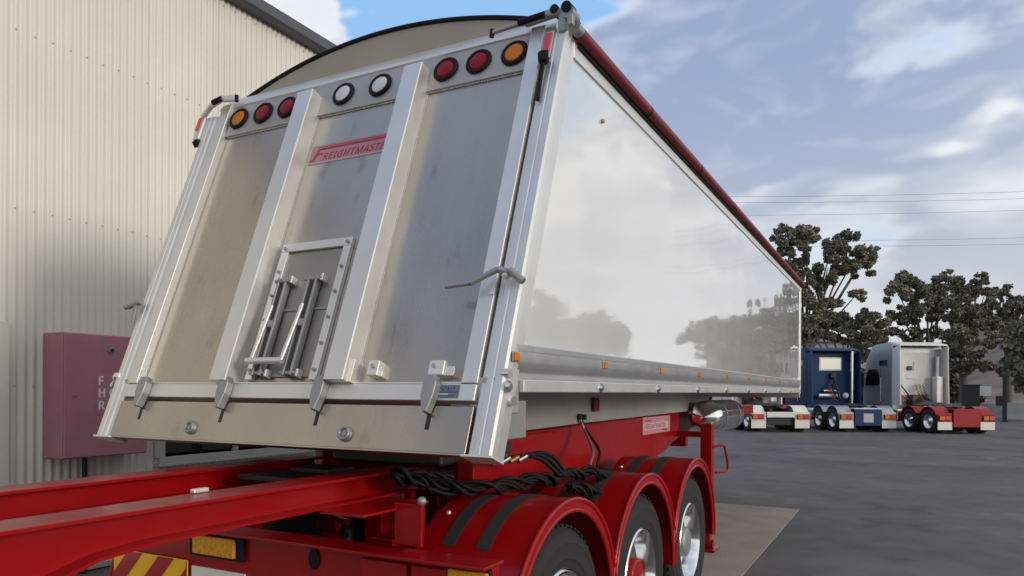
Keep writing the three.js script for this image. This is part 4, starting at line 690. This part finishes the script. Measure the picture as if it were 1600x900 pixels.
// photo pixels to clumps at a given distance along the view: built as a real crown with depth
function crownFrom(u0, d, list) {
  const a0 = (u0 - 800) / 1143, s = Math.sin(27.9 * RAD), c = Math.cos(27.9 * RAD), base = [(a0 * c - s) * d, 0, -(a0 * s + c) * d];
  const clumps = list.map(([u, v, ru, rv]) => { const k = d / 1143, x = (u - u0) * k, y = CAM_H + (614 - v) * k, dep = rr(-0.8, 0.8) * ru * k; return [x * c - dep * s, y, -x * s - dep * c, ru * k, rv * k, ru * k * rr(0.75, 1.1)]; });
  return [base, clumps];
}
{
  let [b, cl] = crownFrom(1262, 62, [[1224, 372, 16, 16], [1258, 366, 20, 13], [1240, 400, 22, 18], [1228, 425, 14, 14], [1255, 440, 18, 16], [1262, 468, 14, 16], [1300, 385, 14, 13], [1318, 375, 16, 14], [1312, 405, 24, 18], [1340, 400, 18, 15], [1356, 395, 12, 9], [1290, 425, 20, 18], [1330, 425, 20, 11], [1278, 455, 16, 17], [1270, 490, 16, 14], [1300, 475, 18, 9], [1335, 462, 12, 7], [1215, 455, 14, 16]]);
  tree(b, cl, 'tall gum tree rising behind the front corner of the trailer', { n: 34000, leaf: 0.20, fork: 5, r: 0.4 });
  [b, cl] = crownFrom(1322, 56, [[1270, 505, 18, 14], [1295, 500, 20, 13], [1325, 498, 22, 14], [1352, 510, 20, 15], [1368, 525, 14, 13], [1340, 528, 22, 12], [1310, 522, 18, 9], [1262, 520, 10, 12], [1345, 550, 20, 14]]);
  tree(b, cl, 'dense dark rounded tree above the blue truck cab', { n: 26000, leaf: 0.19, fork: 2.4, r: 0.3 });
  [b, cl] = crownFrom(1448, 66, [[1418, 440, 14, 14], [1400, 462, 16, 16], [1430, 452, 20, 18], [1452, 470, 22, 18], [1408, 490, 16, 14], [1440, 490, 20, 12], [1465, 445, 13, 11], [1482, 432, 14, 10], [1478, 460, 18, 15], [1425, 525, 14, 9], [1455, 520, 12, 8], [1395, 520, 12, 6]]);
  tree(b, cl, 'tall open gum tree above the white truck cab', { n: 24000, leaf: 0.20, fork: 4.5 });
  [b, cl] = crownFrom(1505, 58, [[1495, 480, 18, 16], [1520, 450, 17, 16], [1530, 435, 10, 9], [1540, 465, 15, 13], [1512, 500, 20, 16], [1535, 500, 18, 14], [1492, 520, 18, 12], [1515, 535, 22, 16], [1500, 560, 20, 16], [1525, 565, 16, 16], [1480, 545, 12, 10]]);
  tree(b, cl, 'broad gum tree with hanging foliage right of the white truck cab', { n: 26000, leaf: 0.19, fork: 3.2 });
  [b, cl] = crownFrom(1575, 70, [[1566, 452, 11, 9], [1558, 485, 14, 12], [1582, 482, 16, 13], [1570, 505, 20, 14], [1598, 490, 14, 14], [1550, 525, 12, 8], [1600, 515, 14, 14], [1555, 468, 8, 7], [1620, 470, 20, 18], [1630, 500, 22, 20]]);
  tree(b, cl, 'gum tree at the right edge of the picture', { n: 22000, leaf: 0.20, fork: 5 });
  // trees outside the frame to the right, seen mirrored in the white side wall
  const round = (x, y, r) => { const out = []; for (let k = 0; k < 10; k++) out.push([x + rr(-0.7, 0.7) * r, y + rr(-0.6, 0.7) * r, rr(-0.7, 0.7) * r, r * rr(0.3, 0.48), r * rr(0.26, 0.4), r * rr(0.3, 0.48)]); return out; };
  for (const [az, d, h, r, lb] of [[9.2, 62, 5.0, 3.4, 'bushy gum tree just outside the right edge'], [20.5, 58, 5.2, 4.2, 'broad bushy tree further to the right'], [25.5, 60, 4.4, 4.0, 'low bushy tree beside the side road']])
    tree(deg(az, d), round(0, h, r), lb, { n: 7000, leaf: 0.45, fork: 2.2, name: 'bushy_tree' });
}
// scrub on the hillside and along the yard edge
{
  const clumps = [];
  for (let k = 0; k < 420; k++) { const a1 = rr(-20, 48), az = a1 > 3.6 ? a1 + 7 : a1, d = rr(75, 120), p = deg(az, d), r = rr(0.6, 2.0); clumps.push([p[0], r * 0.5, p[2], r, r * 0.8, r]); }
  for (let k = 0; k < 260; k++) { const az = rr(-14, 3.2), d = rr(72, 84), p = deg(az, d), r = rr(0.9, 2.4); clumps.push([p[0], r * 0.6, p[2], r, r * 0.9, r]); }
  const g = treeGeo(clumps, 170000, 0.32); const m = shadow(new THREE.Mesh(g, M.scrub)); m.name = 'scrub'; scene.add(m); tag(m, 'low dark scrub along the far side of the yard', 'scrub', null, 'stuff');
}
// ---------- overhead lines ----------
{
  const along = (u, v, d) => { const a = (u - 800) / 1143, s = Math.sin(27.9 * RAD), c = Math.cos(27.9 * RAD); return V((a * c - s) * d, CAM_H + (611 + 0.0054 * (u - 800) - v) / 1143 * d, -(a * s + c) * d); };
  const pts = [[309, 301, 52], [318, 312, 52], [338, 330, 54], [378, 373, 56], [386, 383, 57]];
  const names = ['highest', 'second', 'third', 'fourth', 'lowest'];
  pts.forEach(([va, vb, d], k) => {
    const A = along(1150, va, d), B = along(1600, vb, d), dir = B.clone().sub(A), P = [];
    for (let q = 0; q <= 16; q++) { const t = lerp(-0.35, 2.2, q / 16); P.push(A.clone().addScaledVector(dir, t).add(V(0, 0.9 * (t - 0.5) ** 2 * 0.35, 0))); }
    tag(mesh('power_line', tube(P, 0.011, 64, 5), M.cable), `${names[k]} of the thin overhead power lines above the trees`, 'power line', 'overhead power lines');
  });
}

renderer.render(scene, camera);
